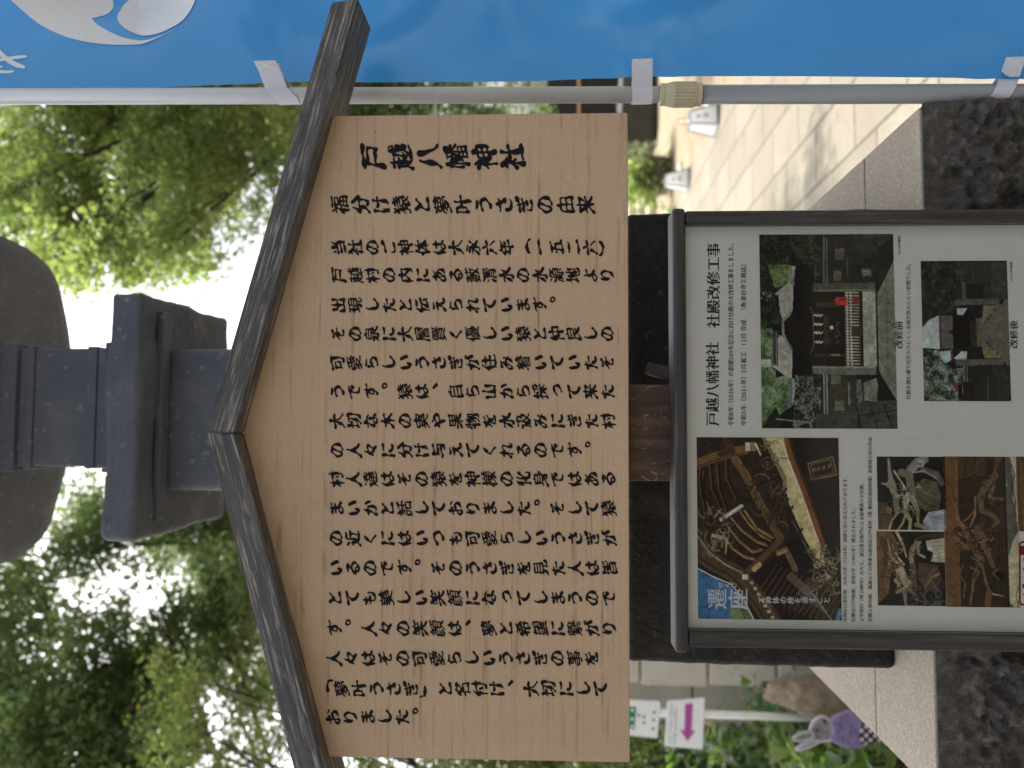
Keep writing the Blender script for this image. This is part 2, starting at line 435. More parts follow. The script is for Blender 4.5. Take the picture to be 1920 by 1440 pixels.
def build_text(items, style, plane, mat, name, parent, lift=.0006):
    """items: (char, x, z, em, rotated) with x, z the centre of the character on the plane"""
    VV, TT, b = [], [], 0
    for ch, x, z, em, rot, sx in items:
        g = glyph(ch, style)
        if g is None: continue
        V, T, zz = g
        c = V - np.array([.5, .38])
        if rot: c = np.stack([c[:, 1], -c[:, 0]], 1)
        O, ex, ez, en = (np.array(q) for q in (plane.O, EX, EZ, EN))
        P = O + np.outer(x + c[:, 0] * em * sx, ex) + np.outer(z + c[:, 1] * em, ez) + np.outer(lift + zz * .0003, en)
        VV.append(P); TT.append(T + b); b += len(P)
    if not VV: return None
    return np_mesh(name, np.concatenate(VV), np.concatenate(TT), mat, parent)
def vcol(text, x0, pitch, y, plane, em_k=1.0):
    """a column of upright writing whose first cell is centred at photo pixel (x0, y)"""
    it = []
    for i, ch in enumerate(text):
        if ch in ' 　': continue
        px, py = x0 + i * pitch, y
        a = plane.pt(px, py); q = plane.pt(px + pitch, py); em = (a[1] - q[1]) * em_k
        x, z = a; rot = False
        if ch in '（）「」': rot = True
        if ch in '。、': x += em * .62; z += em * .55
        if ch in 'っ': x += em * .08; z += em * .08
        it.append((ch, x, z, em, rot, 1.0))
    return it
def adv(ch):
    if ch in '0123456789': return .58
    if ch == ' ': return .3
    return 1.0
def hline(text, xb, em_px, y0, y1, plane):
    """a line of level writing from photo row y0 (its left end) to y1, centred on photo column xb"""
    tot = sum(adv(c) for c in text); it = []; s = 0
    a, b = plane.pt(xb, y0), plane.pt(xb, y1)
    q = plane.pt(xb + em_px, (y0 + y1) / 2); q0 = plane.pt(xb, (y0 + y1) / 2); em = q0[1] - q[1]
    sx = (b[0] - a[0]) / tot / em
    for ch in text:
        wd = adv(ch); f = (s + wd / 2) / tot; s += wd
        if ch in ' 　': continue
        x = a[0] + (b[0] - a[0]) * f; z = a[1] + (b[1] - a[1]) * f
        if wd < 1: x += em * sx * (.5 - .29) * 1.0
        it.append((ch, x, z, em, False, sx))
    return it
SIGN_COLS = [
    ("福分け猿と夢叶うさぎの由来", 637.5, 38.4, 384), ("当社のご神体は大永六年（一五二六）", 635, 31.4, 464), ("戸越村の内にある藪清水の水源地より", 635, 31.4, 516),
    ("出現したと伝えられています。", 634.5, 31.4, 572), ("その泉に大層賢く優しい猿と仲良しの", 634, 31.5, 626), ("可愛らしいうさぎが住み着いていたそ", 633, 31.6, 680),
    ("うです。猿は、自ら山から採って来た", 632.5, 31.65, 734), ("大切な木の実や果物を水汲みにきた村", 632, 31.75, 789), ("の人々に分け与えてくれるのです。", 631.5, 31.8, 844),
    ("村人達はその猿を神様の化身ではある", 631, 31.85, 898), ("まいかと話しておりました。そして猿", 630.5, 31.9, 953), ("の近くにはいつも可愛らしいうさぎが", 630, 32.0, 1009),
    ("いるのです。そのうさぎを見た人は皆", 629.5, 32.05, 1065), ("とても美しい笑顔になってしまうので", 628, 32.1, 1121), ("す。人々の笑顔は、夢と希望に繋がり", 627, 32.15, 1178),
    ("人々はその可愛らしいうさぎの事を", 626, 32.2, 1234), ("「夢叶うさぎ」と名付け、大切にして", 609, 32.25, 1291), ("おりました。", 624, 32.3, 1344)]
ZA = lambda x, y: (1280 + x / 3.428, 400 + y / 3.428)
ZB = lambda x, y: (1640 + x / 3.428, 400 + y / 3.428)
ZC = lambda x, y: (1280 + x / 3.6, 800 + y / 3.6)
ZD = lambda x, y: (1600 + x / 3.6, 800 + y / 3.6)
RIGHT_LINES = [("戸越八幡神社", ZA(190, 0)[0], 27.0, ZA(0, 1368)[1], ZA(0, 826)[1], 'serif'), ("社殿改修工事", ZA(196, 0)[0], 27.0, ZA(0, 738)[1], ZA(0, 190)[1], 'serif'),
    ("令和8年（2026年）の創建500年記念に向け社殿の大改修工事をしました。", ZA(308, 0)[0], 11.6, ZA(0, 1368)[1], ZA(0, 175)[1], 'small'),
    ("令和3年（2021年）2月着工　12月 完成　（魚津社寺工務店）", ZA(390, 0)[0], 11.6, ZA(0, 1368)[1], ZA(0, 305)[1], 'small'),
    ("2016年撮影", ZB(155, 0)[0], 6.0, ZB(0, 268)[1], ZB(0, 145)[1], 'small'), ("改修前", ZB(152, 0)[0], 17, ZB(0, 872)[1], ZB(0, 693)[1], 'serif'),
    ("社殿を囲む塀で光が入りにくく全体が見えにくい状態でした。", ZB(214, 0)[0], 9.6, ZB(0, 1197)[1], ZB(0, 305)[1], 'small'),
    ("2024年撮影", ZB(874, 0)[0], 6.0, ZB(0, 437)[1], ZB(0, 308)[1], 'small'), ("改修後", ZB(890, 0)[0], 17, ZB(0, 870)[1], ZB(0, 688)[1], 'serif')]
LEFT_LINES = [("当神社は室町期　大永六年（1526年）創建と言い伝えられております。", ZC(1095, 0)[0], 8.4, ZC(0, 1318)[1], ZC(0, 318)[1], 'small'),
    ("社殿は江戸後期、安政2年（1855年）建立されました。", ZC(1151, 0)[0], 8.4, ZC(0, 1318)[1], ZC(0, 532)[1], 'small'),
    ("上平間村（現 川崎市）の大工、渡辺喜右衛門による総欅造りの社殿。", ZC(1207, 0)[0], 8.4, ZC(0, 1318)[1], ZC(0, 362)[1], 'small'),
    ("社殿上部の龍、鳳凰などの見事な彫刻は江戸本所（現 墨田区南部地域）長坂猪之助の作品", ZC(1264, 0)[0], 8.4, ZC(0, 1318)[1], ZC(0, 70)[1], 'small')]
load_glyphs("戸越八幡神社" + ''.join(c[0] for c in SIGN_COLS) + ''.join(l[0] for l in RIGHT_LINES + LEFT_LINES) + "遷座せんざご神体の座を遷すこと")
a_ = GLY['国' if '国' in GLY else '囲'][0]

# ------------------------------------------------------------------ printed photographs: painted on their own sheets
class Canvas:
    def __init__(s, x0, x1, y0, y1, res=1.0, zoom=None, bg=(30, 28, 26), seed=1):
        s.r = (x0, x1, y0, y1); s.n = int((x1 - x0) * res); s.m = int((y1 - y0) * res); s.z = zoom
        gx, gy = np.meshgrid(np.linspace(x0, x1, s.n), np.linspace(y0, y1, s.m), indexing='ij')
        s.gx, s.gy = gx.ravel(), gy.ravel(); s.c = np.tile(np.array(bg, float), (len(s.gx), 1)); s.g = np.random.default_rng(seed)
    def q(s, P): return np.array([s.z(*p) for p in P])
    def inside(s, P):
        P = s.q(P); ins = np.zeros(len(s.gx), bool)
        for i in range(len(P)):
            (x1, y1), (x2, y2) = P[i], P[(i + 1) % len(P)]
            if y1 == y2: continue
            ins ^= ((y1 > s.gy) != (y2 > s.gy)) & (s.gx < (x2 - x1) * (s.gy - y1) / (y2 - y1) + x1)
        return ins
    def poly(s, P, c, tex=0, ts=.25):
        k = s.inside(P); s.put(k, c, tex, ts); return s
    def rect(s, x0, y0, x1, y1, c, tex=0, ts=.25): return s.poly([(x0, y0), (x1, y0), (x1, y1), (x0, y1)], c, tex, ts)
    def put(s, k, c, tex=0, ts=.25):
        n = k.sum()
        if not n: return
        cc = np.tile(np.array(c, float), (n, 1))
        if tex: cc *= (1 + tex * 2 * (vnoise(np.stack([s.gx[k] * ts, s.gy[k] * ts, np.full(n, s.g.random() * 40)], 1), 1, 3, .65) - .5))[:, None] * 1.0
        s.c[k] = cc
    def line(s, P, wd, c, w2=None, alpha=1):
        P = s.q(P); sc_ = abs(s.q([(0, 0), (10, 0)])[1, 0] - s.q([(0, 0)])[0, 0]) / 10
        best = np.full(len(s.gx), 9e9); tt = np.zeros(len(s.gx)); n = len(P) - 1
        for i in range(n):
            a, b = P[i], P[i + 1]; d = b - a; L = d @ d + 1e-9
            t = np.clip(((s.gx - a[0]) * d[0] + (s.gy - a[1]) * d[1]) / L, 0, 1)
            D = np.hypot(s.gx - a[0] - t * d[0], s.gy - a[1] - t * d[1]); k = D < best; best[k] = D[k]; tt[k] = (i + t[k]) / n
        r = (wd + ((w2 if w2 is not None else wd) - wd) * tt) * sc_ / 2
        al = np.clip(r - best + .5, 0, 1)[:, None] * alpha; s.c = s.c * (1 - al) + np.array(c, float) * al; return s
    def foliage(s, P, cols, dens=.5, ts=.35):
        k = s.inside(P); n = k.sum()
        if not n: return s
        zz = s.g.random() * 40; Q4 = np.stack([s.gx[k], s.gy[k], np.full(n, zz)], 1); a = vnoise(Q4, ts, 3, .7) + 1.1 * vnoise(Q4 + 9, ts * .22, 3, .6)
        a = (a - a.min()) / (np.ptp(a) + 1e-6); idx = np.clip((a * len(cols)), 0, len(cols) - 1.001); i = idx.astype(int); f = (idx - i)[:, None]; C = np.array(cols + [cols[-1]], float)
        s.c[k] = C[i] * (1 - f) + C[i + 1] * f; return s
    def specks(s, x0, y0, x1, y1, n, c, r=3):
        for _ in range(n):
            x, y = s.g.uniform(x0, x1), s.g.uniform(y0, y1); s.line([(x, y), (x + s.g.uniform(-r, r) * 2, y + s.g.uniform(-r, r) * 2)], s.g.uniform(.6, 1.4) * r, c, alpha=.8)
        return s
    def swirl(s, x0, y0, x1, y1, n, cols, L=60, wd=7):
        for _ in range(n):
            x, y = s.g.uniform(x0, x1), s.g.uniform(y0, y1); a = s.g.uniform(0, 6.28); k = s.g.uniform(-.8, .8); P = []
            for _ in range(7):
                P.append((x, y)); x += math.cos(a) * L / 6; y += math.sin(a) * L / 6; a += k; k += s.g.uniform(-.15, .15)
            c = np.array(cols[s.g.integers(len(cols))]); s.line([(p[0] + wd * .5, p[1] + wd * .4) for p in P], wd, c * .35, wd * .4, .7); s.line(P, wd * s.g.uniform(.9, 1.7), c * s.g.uniform(.7, 1.05), wd * .5, .85)
        return s
    def sheet(s, name, plane, parent, lift, gain=1.42):
        Q3 = np.stack([s.gx, s.gy, np.full(len(s.gx), s.g.random() * 30)], 1)
        nz = (1 + .12 * (s.g.random(len(s.gx)) - .5)) * (.62 + .76 * vnoise(Q3, .10, 5, .7))
        c = np.clip(s.c * nz[:, None], 0, 255) / 255; c = np.where(c <= .04045, c / 12.92, ((c + .055) / 1.055) ** 2.4) * gain
        # the sheet is laid on the poster, then sampled evenly across it
        x0, x1, y0, y1 = s.r; C = [plane.pt(x0, y1), plane.pt(x1, y0)]
        fx = ((s.gx - x0) / (x1 - x0)); fy = (y1 - s.gy) / (y1 - y0)
        X = C[0][0] + (C[1][0] - C[0][0]) * fy; Zc = C[0][1] + (C[1][1] - C[0][1]) * fx
        V = np.array(plane.O) + np.outer(X, np.array(EX)) + np.outer(Zc, np.array(EZ)) + lift * np.array(EN)
        return np_mesh(name, V, grid_faces(s.n, s.m), M['photo'], parent, colr=np.clip(c, 0, .9))

def photo_before():
    c = Canvas(1428, 1674, 439, 803, .85, ZA, (14, 15, 13), 2)
    G = [(10, 12, 10), (22, 27, 18), (40, 52, 30), (70, 88, 52)]
    c.foliage([(505, 135), (900, 135), (900, 460), (720, 470), (600, 560), (640, 700), (505, 760)], [(8, 9, 8), (12, 14, 11), (18, 22, 15), (36, 46, 28), (60, 72, 46)], ts=.4)
    c.foliage([(560, 330), (690, 330), (700, 460), (600, 480)], [(40, 52, 30), (80, 100, 55), (105, 122, 75)])
    c.foliage([(505, 750), (580, 740), (600, 1060), (680, 1040), (680, 1250), (505, 1378)], [(24, 34, 22), (60, 82, 44), (95, 118, 76), (140, 155, 125)])
    c.rect(508, 940, 570, 990, (170, 175, 165), .2); c.specks(515, 500, 600, 560, 14, (190, 192, 184), 4)
    c.specks(640, 180, 880, 440, 60, (100, 112, 88), 2.5); c.specks(510, 150, 640, 700, 30, (130, 138, 118), 2)
    c.rect(715, 330, 850, 1260, (9, 8, 7)); c.rect(830, 470, 1145, 1010, (17, 12, 9))
    c.foliage([(720, 1040), (880, 1040), (880, 1300), (840, 1378), (700, 1378)], [(8, 9, 8), (12, 14, 12), (30, 38, 28), (120, 126, 116)], ts=.5)
    roof = (158, 155, 142)
    c.poly([(622, 505), (690, 450), (718, 465), (712, 620), (690, 665), (652, 700), (632, 640), (626, 560)], roof, .08)
    c.poly([(618, 785), (640, 790), (690, 850), (706, 885), (700, 1055), (606, 985)], roof, .08)
    for k in range(9): c.line([(632, 515 + k * 17), (708, 500 + k * 17)], 2, (140, 138, 126), alpha=.6); c.line([(622, 800 + k * 22), (700, 830 + k * 22)], 2, (140, 138, 126), alpha=.6)
    c.line([(648, 690), (650, 780), (672, 830), (700, 880)], 16, (120, 124, 118)); c.line([(648, 690), (690, 650), (706, 610)], 12, (130, 132, 124))
    c.rect(580, 755, 616, 1012, (52, 54, 52)); c.line([(582, 755), (582, 1012)], 5, (120, 124, 120)); c.line([(606, 770), (606, 1000)], 4, (150, 152, 146))
    c.line([(592, 985), (690, 1060)], 18, (165, 163, 152)); c.line([(690, 455), (610, 520)], 16, (150, 150, 142))
    c.poly([(672, 1060), (690, 1060), (716, 1070), (708, 1195), (688, 1255), (672, 1250)], (96, 106, 104)); c.poly([(704, 1065), (718, 1065), (714, 1180), (700, 1240)], roof)
    c.poly([(690, 335), (732, 340), (722, 465), (690, 455)], (120, 126, 120), .2); c.poly([(712, 340), (732, 342), (726, 400), (714, 420)], roof)
    c.poly([(672, 700), (690, 670), (716, 640), (760, 700), (760, 830), (700, 850), (676, 820)], (22, 16, 12), .3)
    c.line([(815, 598), (832, 620), (839, 660), (840, 850), (832, 880), (815, 905)], 5, (110, 96, 66))
    for y in (660, 718, 772, 832): c.line([(846, y), (856, y - 7), (864, y + 4), (874, y - 7), (882, y + 4), (896, y - 5)], 9, (196, 192, 180))
    c.rect(905, 655, 930, 850, (64, 38, 24), .3); c.specks(930, 690, 1010, 840, 26, (130, 116, 92), 4); c.rect(945, 728, 962, 748, (200, 196, 184))
    c.rect(845, 906, 1040, 924, (46, 38, 30)); c.rect(860, 575, 1000, 604, (48, 42, 36)); c.line([(950, 912), (1000, 912)], 10, (150, 118, 76))
    for x in (1052, 1076): c.line([(x, 508), (x, 985)], 10, (176, 172, 156))
    for k in range(26): c.line([(1042, 512 + k * 19), (1124, 514 + k * 19)], 8, (166, 162, 146))
    c.line([(1132, 505), (1132, 990)], 8, (70, 48, 34))
    c.poly([(972, 566), (990, 542), (1052, 540), (1052, 592), (990, 592)], (176, 46, 32)); c.rect(1096, 540, 1128, 588, (130, 36, 28)); c.line([(1008, 558), (1046, 558)], 5, (30, 10, 8))
    c.rect(1078, 728, 1145, 792, (56, 40, 28), .2)
    for k in range(4): c.line([(1082, 736 + k * 16), (1140, 736 + k * 16)], 3, (96, 72, 50))
    c.rect(1148, 505, 1232, 985, (148, 148, 134), .12); c.rect(1232, 500, 1242, 1010, (26, 20, 15))
    c.poly([(842, 452), (1232, 445), (1232, 502), (842, 506)], (74, 76, 66), .2); c.line([(845, 500), (1228, 496)], 9, (120, 120, 92))
    c.poly([(828, 984), (1225, 986), (1228, 1040), (832, 1036)], (98, 100, 90), .2); c.line([(832, 992), (1222, 992)], 10, (134, 136, 112))
    c.rect(940, 138, 1240, 442, (38, 36, 31), .35); c.line([(915, 150), (910, 450)], 10, (106, 104, 98)); c.line([(932, 160), (930, 448)], 12, (88, 88, 84))
    c.poly([(985, 228), (1042, 226), (1042, 292), (984, 302)], (84, 80, 66)); c.rect(970, 370, 1020, 436, (92, 88, 74)); c.line([(1060, 270), (1058, 390)], 4, (96, 92, 78))
    c.rect(1110, 136, 1354, 250, (52, 50, 45), .5); c.rect(1150, 360, 1205, 408, (90, 88, 84), .9, .8)
    c.poly([(1242, 520), (1354, 300), (1354, 1210), (1242, 1015)], (112, 112, 98), .14)
    for t in (420, 560, 690, 800, 905, 1040): c.line([(1240, 400 + t * .5), (1354, 1.25 * t - 190)], 3, (70, 70, 58))
    c.line([(1300, 420), (1300, 1120)], 3, (74, 74, 62)); c.poly([(1230, 250), (1354, 138), (1354, 300), (1250, 470)], (34, 33, 29), .4)
    c.rect(930, 1040, 1100, 1300, (46, 45, 39), .3); c.line([(900, 1040), (900, 1290)], 12, (120, 120, 114)); c.line([(918, 1040), (918, 1290)], 10, (134, 134, 126))
    c.rect(945, 1045, 1005, 1100, (92, 92, 82)); c.rect(965, 1205, 1025, 1265, (104, 104, 94))
    c.poly([(932, 1100), (950, 1110), (1010, 1105), (1040, 1130), (1020, 1200), (980, 1212), (960, 1160)], (56, 54, 40), .4); c.rect(1050, 1090, 1060, 1230, (110, 110, 92))
    c.poly([(1100, 1070), (1130, 1066), (1140, 1210), (1104, 1215)], (96, 96, 88), .6); c.poly([(1145, 1090), (1225, 1060), (1235, 1110), (1225, 1210), (1145, 1205)], (112, 112, 98), .3)
    c.poly([(1100, 1215), (1354, 1200), (1354, 1378), (1130, 1378)], (60, 60, 52), .5)
    for P in ([(1180, 1215), (1230, 1378)], [(1120, 1300), (1354, 1260)], [(1260, 1210), (1320, 1378)]): c.line(P, 7, (20, 20, 17))
    c.rect(845, 1290, 970, 1378, (50, 50, 43), .25); c.rect(975, 1275, 1105, 1378, (58, 57, 48), .25)
    c.poly([(505, 1378), (600, 1240), (640, 1378)], (36, 30, 24)); c.line([(600, 1322), (800, 1345)], 8, (120, 126, 112))
    return c
def photo_after():
    Q = lambda x, y: (1720 + x / 5.144, 480 + y / 5.144)
    c = Canvas(1732, 1887, 489, 752, .95, Q, (22, 22, 20), 5)
    c.foliage([(60, 45), (430, 45), (430, 500), (230, 580), (180, 620), (60, 720)], [(10, 11, 10), (17, 20, 15), (28, 34, 22), (60, 68, 50)], ts=.5)
    c.poly([(55, 700), (130, 620), (220, 575), (220, 900), (55, 890)], (172, 182, 180), .06); c.poly([(180, 930), (330, 910), (330, 1000), (240, 1060)], (160, 178, 182))
    c.foliage([(50, 900), (200, 900), (240, 1010), (330, 1090), (430, 1080), (430, 1395), (50, 1395)], [(12, 13, 11), (22, 26, 18), (44, 52, 32), (110, 120, 108), (160, 168, 165)], ts=.5)
    c.rect(230, 580, 345, 895, (92, 88, 80), .15); c.line([(228, 580), (228, 900)], 18, (86, 48, 48))
    for k in range(16): c.line([(250, 590 + k * 19), (340, 588 + k * 19)], 3, (66, 62, 56), alpha=.7)
    c.poly([(340, 575), (390, 520), (490, 530), (560, 610), (560, 880), (420, 880), (345, 900)], (9, 8, 8)); c.poly([(300, 738), (345, 700), (345, 775)], (46, 38, 32))
    c.line([(60, 905), (420, 905)], 10, (36, 26, 26)); c.poly([(385, 505), (480, 505), (440, 575), (390, 575)], (160, 172, 178))
    c.poly([(350, 985), (420, 920), (470, 920), (460, 995), (360, 1000)], (186, 190, 184), .1); c.line([(325, 925), (330, 1000)], 20, (90, 40, 60))
    c.rect(555, 600, 612, 880, (96, 84, 66), .3, .8); c.rect(500, 620, 560, 880, (38, 34, 30), .6, .6); c.specks(490, 500, 620, 960, 30, (120, 112, 96), 4)
    c.poly([(630, 480), (740, 480), (610, 660)], (116, 104, 76), .1); c.poly([(610, 810), (760, 960), (780, 990), (630, 990), (610, 930)], (116, 104, 76), .1)
    c.poly([(610, 660), (740, 470), (800, 470), (860, 370), (860, 1120), (790, 990), (610, 810)], (92, 90, 80), .15)
    for y in (525, 575, 605, 640): c.line([(690 + (575 - y) * .8, y - 9), (712 + (575 - y) * .8, y), (690 + (575 - y) * .8, y + 9)], 7, (38, 36, 32)); 
    for y in (840, 870, 900, 945): c.line([(650 + (y - 850) * .9, y - 10), (676 + (y - 850) * .9, y), (650 + (y - 850) * .9, y + 10)], 7, (38, 36, 32))
    c.rect(430, 60, 860, 420, (44, 43, 40), .3); c.poly([(720, 60), (860, 60), (860, 370), (800, 420), (700, 400)], (56, 54, 48), .4); c.rect(475, 270, 640, 410, (24, 23, 24))
    for x in (420, 530, 650): c.line([(x, 60), (x + 20, 260)], 5, (70, 68, 62))
    c.line([(450, 255), (450, 425)], 10, (104, 106, 104)); c.line([(468, 255), (468, 425)], 8, (78, 80, 78))
    c.poly([(368, 425), (780, 412), (780, 470), (368, 478)], (76, 76, 72), .1); c.poly([(358, 1000), (800, 995), (800, 1050), (362, 1060)], (82, 82, 78), .1)
    c.rect(430, 1060, 860, 1395, (38, 36, 32), .35); c.line([(436, 1060), (436, 1210)], 14, (106, 122, 134)); c.line([(462, 1060), (462, 1210)], 10, (110, 112, 108))
    c.rect(480, 1075, 650, 1200, (34, 32, 30), .4); c.poly([(330, 1225), (430, 1215), (430, 1245), (350, 1290)], (96, 36, 64)); c.rect(420, 1215, 530, 1390, (30, 26, 22)); c.line([(650, 1160), (650, 1395)], 7, (84, 80, 66))
    c.poly([(690, 1080), (800, 1080), (850, 1160), (850, 1395), (720, 1395)], (46, 44, 38), .5); c.line([(712, 1150), (730, 1395)], 6, (18, 17, 15)); c.rect(376, 1245, 415, 1370, (8, 8, 8))
    return c
def photo_eaves():
    c = Canvas(1309, 1572, 821, 1160, .95, ZC, (38, 28, 21), 8)
    c.rect(107, 75, 700, 900, (44, 31, 21), .4, .15)
    c.rect(760, 75, 1050, 900, (30, 22, 17), .35, .15)
    wl = [(150, 300, 130, 420, 150, 560), (190, 270, 200, 420, 260, 560), (235, 255, 250, 430, 300, 570), (300, 225, 300, 350, 365, 500), (130, 270, 118, 360, 130, 480)]
    for a in wl: P = [(a[0], a[1]), (a[2], a[3]), (a[4], a[5])]; c.line([(p[0] + 12, p[1]) for p in P], 16, (20, 13, 9)); c.line(P, 12, (92, 66, 42), 6)
    for a in ([(330, 620), (400, 705), (500, 780), (560, 802)], [(385, 570), (450, 665), (530, 740), (592, 768)], [(300, 670), (380, 775), (470, 850), (530, 832)], [(270, 720), (340, 830), (420, 885), (475, 895)], [(420, 570), (500, 690), (600, 750)]):
        c.line([(p[0] + 8, p[1] + 14) for p in a], 22, (22, 14, 10)); c.line(a, 14, (132, 104, 66), 20)
    c.line([(95, 262), (240, 205), (420, 160)], 66, (112, 82, 48)); c.line([(95, 285), (240, 225), (420, 185)], 14, (74, 50, 28)); c.line([(300, 80), (340, 170)], 50, (70, 48, 30)); c.line([(265, 190), (330, 172)], 40, (60, 42, 26))
    c.line([(360, 225), (430, 330), (500, 480), (590, 640), (650, 745)], 52, (98, 76, 48)); c.line([(380, 215), (450, 320), (520, 470), (610, 630)], 10, (132, 104, 66)); c.rect(430, 108, 500, 170, (140, 116, 78), .3); c.rect(430, 112, 460, 165, (206, 196, 164)); c.line([(500, 120), (530, 190)], 14, (196, 186, 152))
    c.line([(430, 985), (550, 872), (655, 762)], 44, (88, 64, 40)); c.line([(480, 962), (512, 932)], 34, (188, 158, 106))
    c.line([(265, 632), (400, 540)], 26, (186, 186, 180)); c.line([(275, 638), (405, 548)], 5, (120, 118, 112))
    c.swirl(400, 260, 560, 620, 26, [(70, 58, 44), (52, 44, 35)], 80, 8); c.swirl(560, 220, 720, 660, 34, [(104, 92, 70), (78, 66, 50), (58, 50, 40)], 110, 10)
    c.poly([(545, 78), (690, 78), (712, 190), (770, 350), (850, 560), (920, 780), (952, 945), (905, 915), (800, 720), (715, 520), (692, 390), (600, 200)], (186, 172, 128), .16, .12)
    c.line([(560, 90), (620, 210), (690, 350), (690, 440)], 26, (120, 108, 80)); c.swirl(555, 90, 660, 260, 16, [(150, 138, 104), (90, 80, 58)], 60, 6)
    c.line([(680, 110), (705, 200), (790, 430), (880, 700), (918, 790)], 6, (226, 222, 204)); c.line([(705, 90), (735, 210), (820, 440), (900, 690), (945, 820)], 34, (112, 70, 36)); c.line([(735, 90), (760, 200), (850, 440), (920, 680)], 12, (58, 36, 22))
    c.line([(740, 640), (800, 760), (880, 930)], 12, (70, 78, 78)); c.swirl(840, 790, 960, 940, 14, [(190, 176, 136), (120, 104, 76)], 60, 9)
    for x, y in ((700, 420), (740, 540), (800, 690)): c.line([(x, y), (x - 30, y + 40), (x + 10, y + 70)], 16, (44, 34, 26))
    # lower rafters
    c.poly([(440, 1040), (520, 960), (640, 850), (760, 740), (900, 950), (1050, 1000), (1050, 1298), (600, 1298)], (30, 21, 16), .3)
    for k in range(15): x = 500 + k * 34; c.line([(x, 1120 + k * 16), (x + 130, 930 + k * 14)], 12, (78, 58, 42), 7)
    for k in range(10): x = 560 + k * 45; c.line([(x, 1290), (x + 60, 1130)], 9, (58, 42, 32))
    c.line([(640, 850), (690, 830), (750, 960)], 40, (104, 82, 58)); c.line([(720, 1010), (830, 1110)], 56, (92, 76, 56)); c.line([(640, 860), (690, 835)], 20, (150, 128, 92))
    for k in range(14): c.line([(850 + k * 10, 1110 + k * 14), (870 + k * 10, 1130 + k * 14)], 5, (150, 150, 142)); c.line([(835 - k * 6, 1040 + k * 6), (845 + k * 9, 1050 + k * 16)], 3, (120, 120, 112))
    c.swirl(860, 830, 1040, 1110, 60, [(176, 166, 128), (132, 122, 92), (90, 80, 60)], 70, 9); c.swirl(120, 560, 300, 870, 44, [(158, 146, 112), (120, 108, 82), (86, 74, 56)], 80, 9)
    c.line([(210, 740), (300, 760), (290, 860)], 26, (150, 140, 112), 8)
    # sky, bargeboard
    c.poly([(107, 955), (160, 1005), (250, 1035), (330, 1085), (400, 1160), (475, 1298), (107, 1298)], (62, 106, 148), .05)
    c.foliage([(320, 1185), (400, 1180), (470, 1298), (310, 1298)], [(40, 54, 30), (84, 104, 62), (116, 130, 92)]); c.line([(165, 1290), (180, 1240), (165, 1180)], 4, (40, 40, 40)); c.line([(120, 1215), (230, 1225)], 4, (40, 44, 46))
    B = [(95, 800), (150, 880), (250, 940), (350, 990), (420, 1060), (500, 1160), (590, 1300)]
    c.line(B, 120, (74, 58, 40)); c.line([(p[0] + 30, p[1] - 10) for p in B], 16, (104, 82, 56)); c.line([(p[0] - 30, p[1] + 16) for p in B], 14, (50, 38, 26))
    c.line([(107, 745), (190, 860), (300, 940), (400, 985)], 6, (176, 170, 150)); c.line([(107, 962), (200, 1012), (320, 1062), (400, 1150), (470, 1292)], 8, (206, 204, 192))
    c.rect(400, 998, 440, 1030, (196, 190, 170))
    for k in range(7): c.rect(450 + k * 22, 1045 + k * 38, 474 + k * 22, 1064 + k * 38, (176, 166, 140))
    c.line([(1040, 1230), (1020, 1298)], 30, (80, 120, 160))
    for k in range(2):
        P = [(845, 250), (1010, 205), (1036, 325), (868, 360)]; cx, cy = 940, 285; f = 1 - k * .22
        P = [(cx + (p[0] - cx) * f, cy + (p[1] - cy) * f) for p in P]; c.line(P + [P[0]], 7 - k * 3, (128, 108, 72))
    for x, y in ((885, 292), (915, 285), (950, 277), (985, 268)): c.line([(x - 8, y + 14), (x + 8, y - 14)], 4, (150, 134, 98)); c.line([(x - 8, y - 6), (x + 10, y + 8)], 4, (150, 134, 98))
    return c
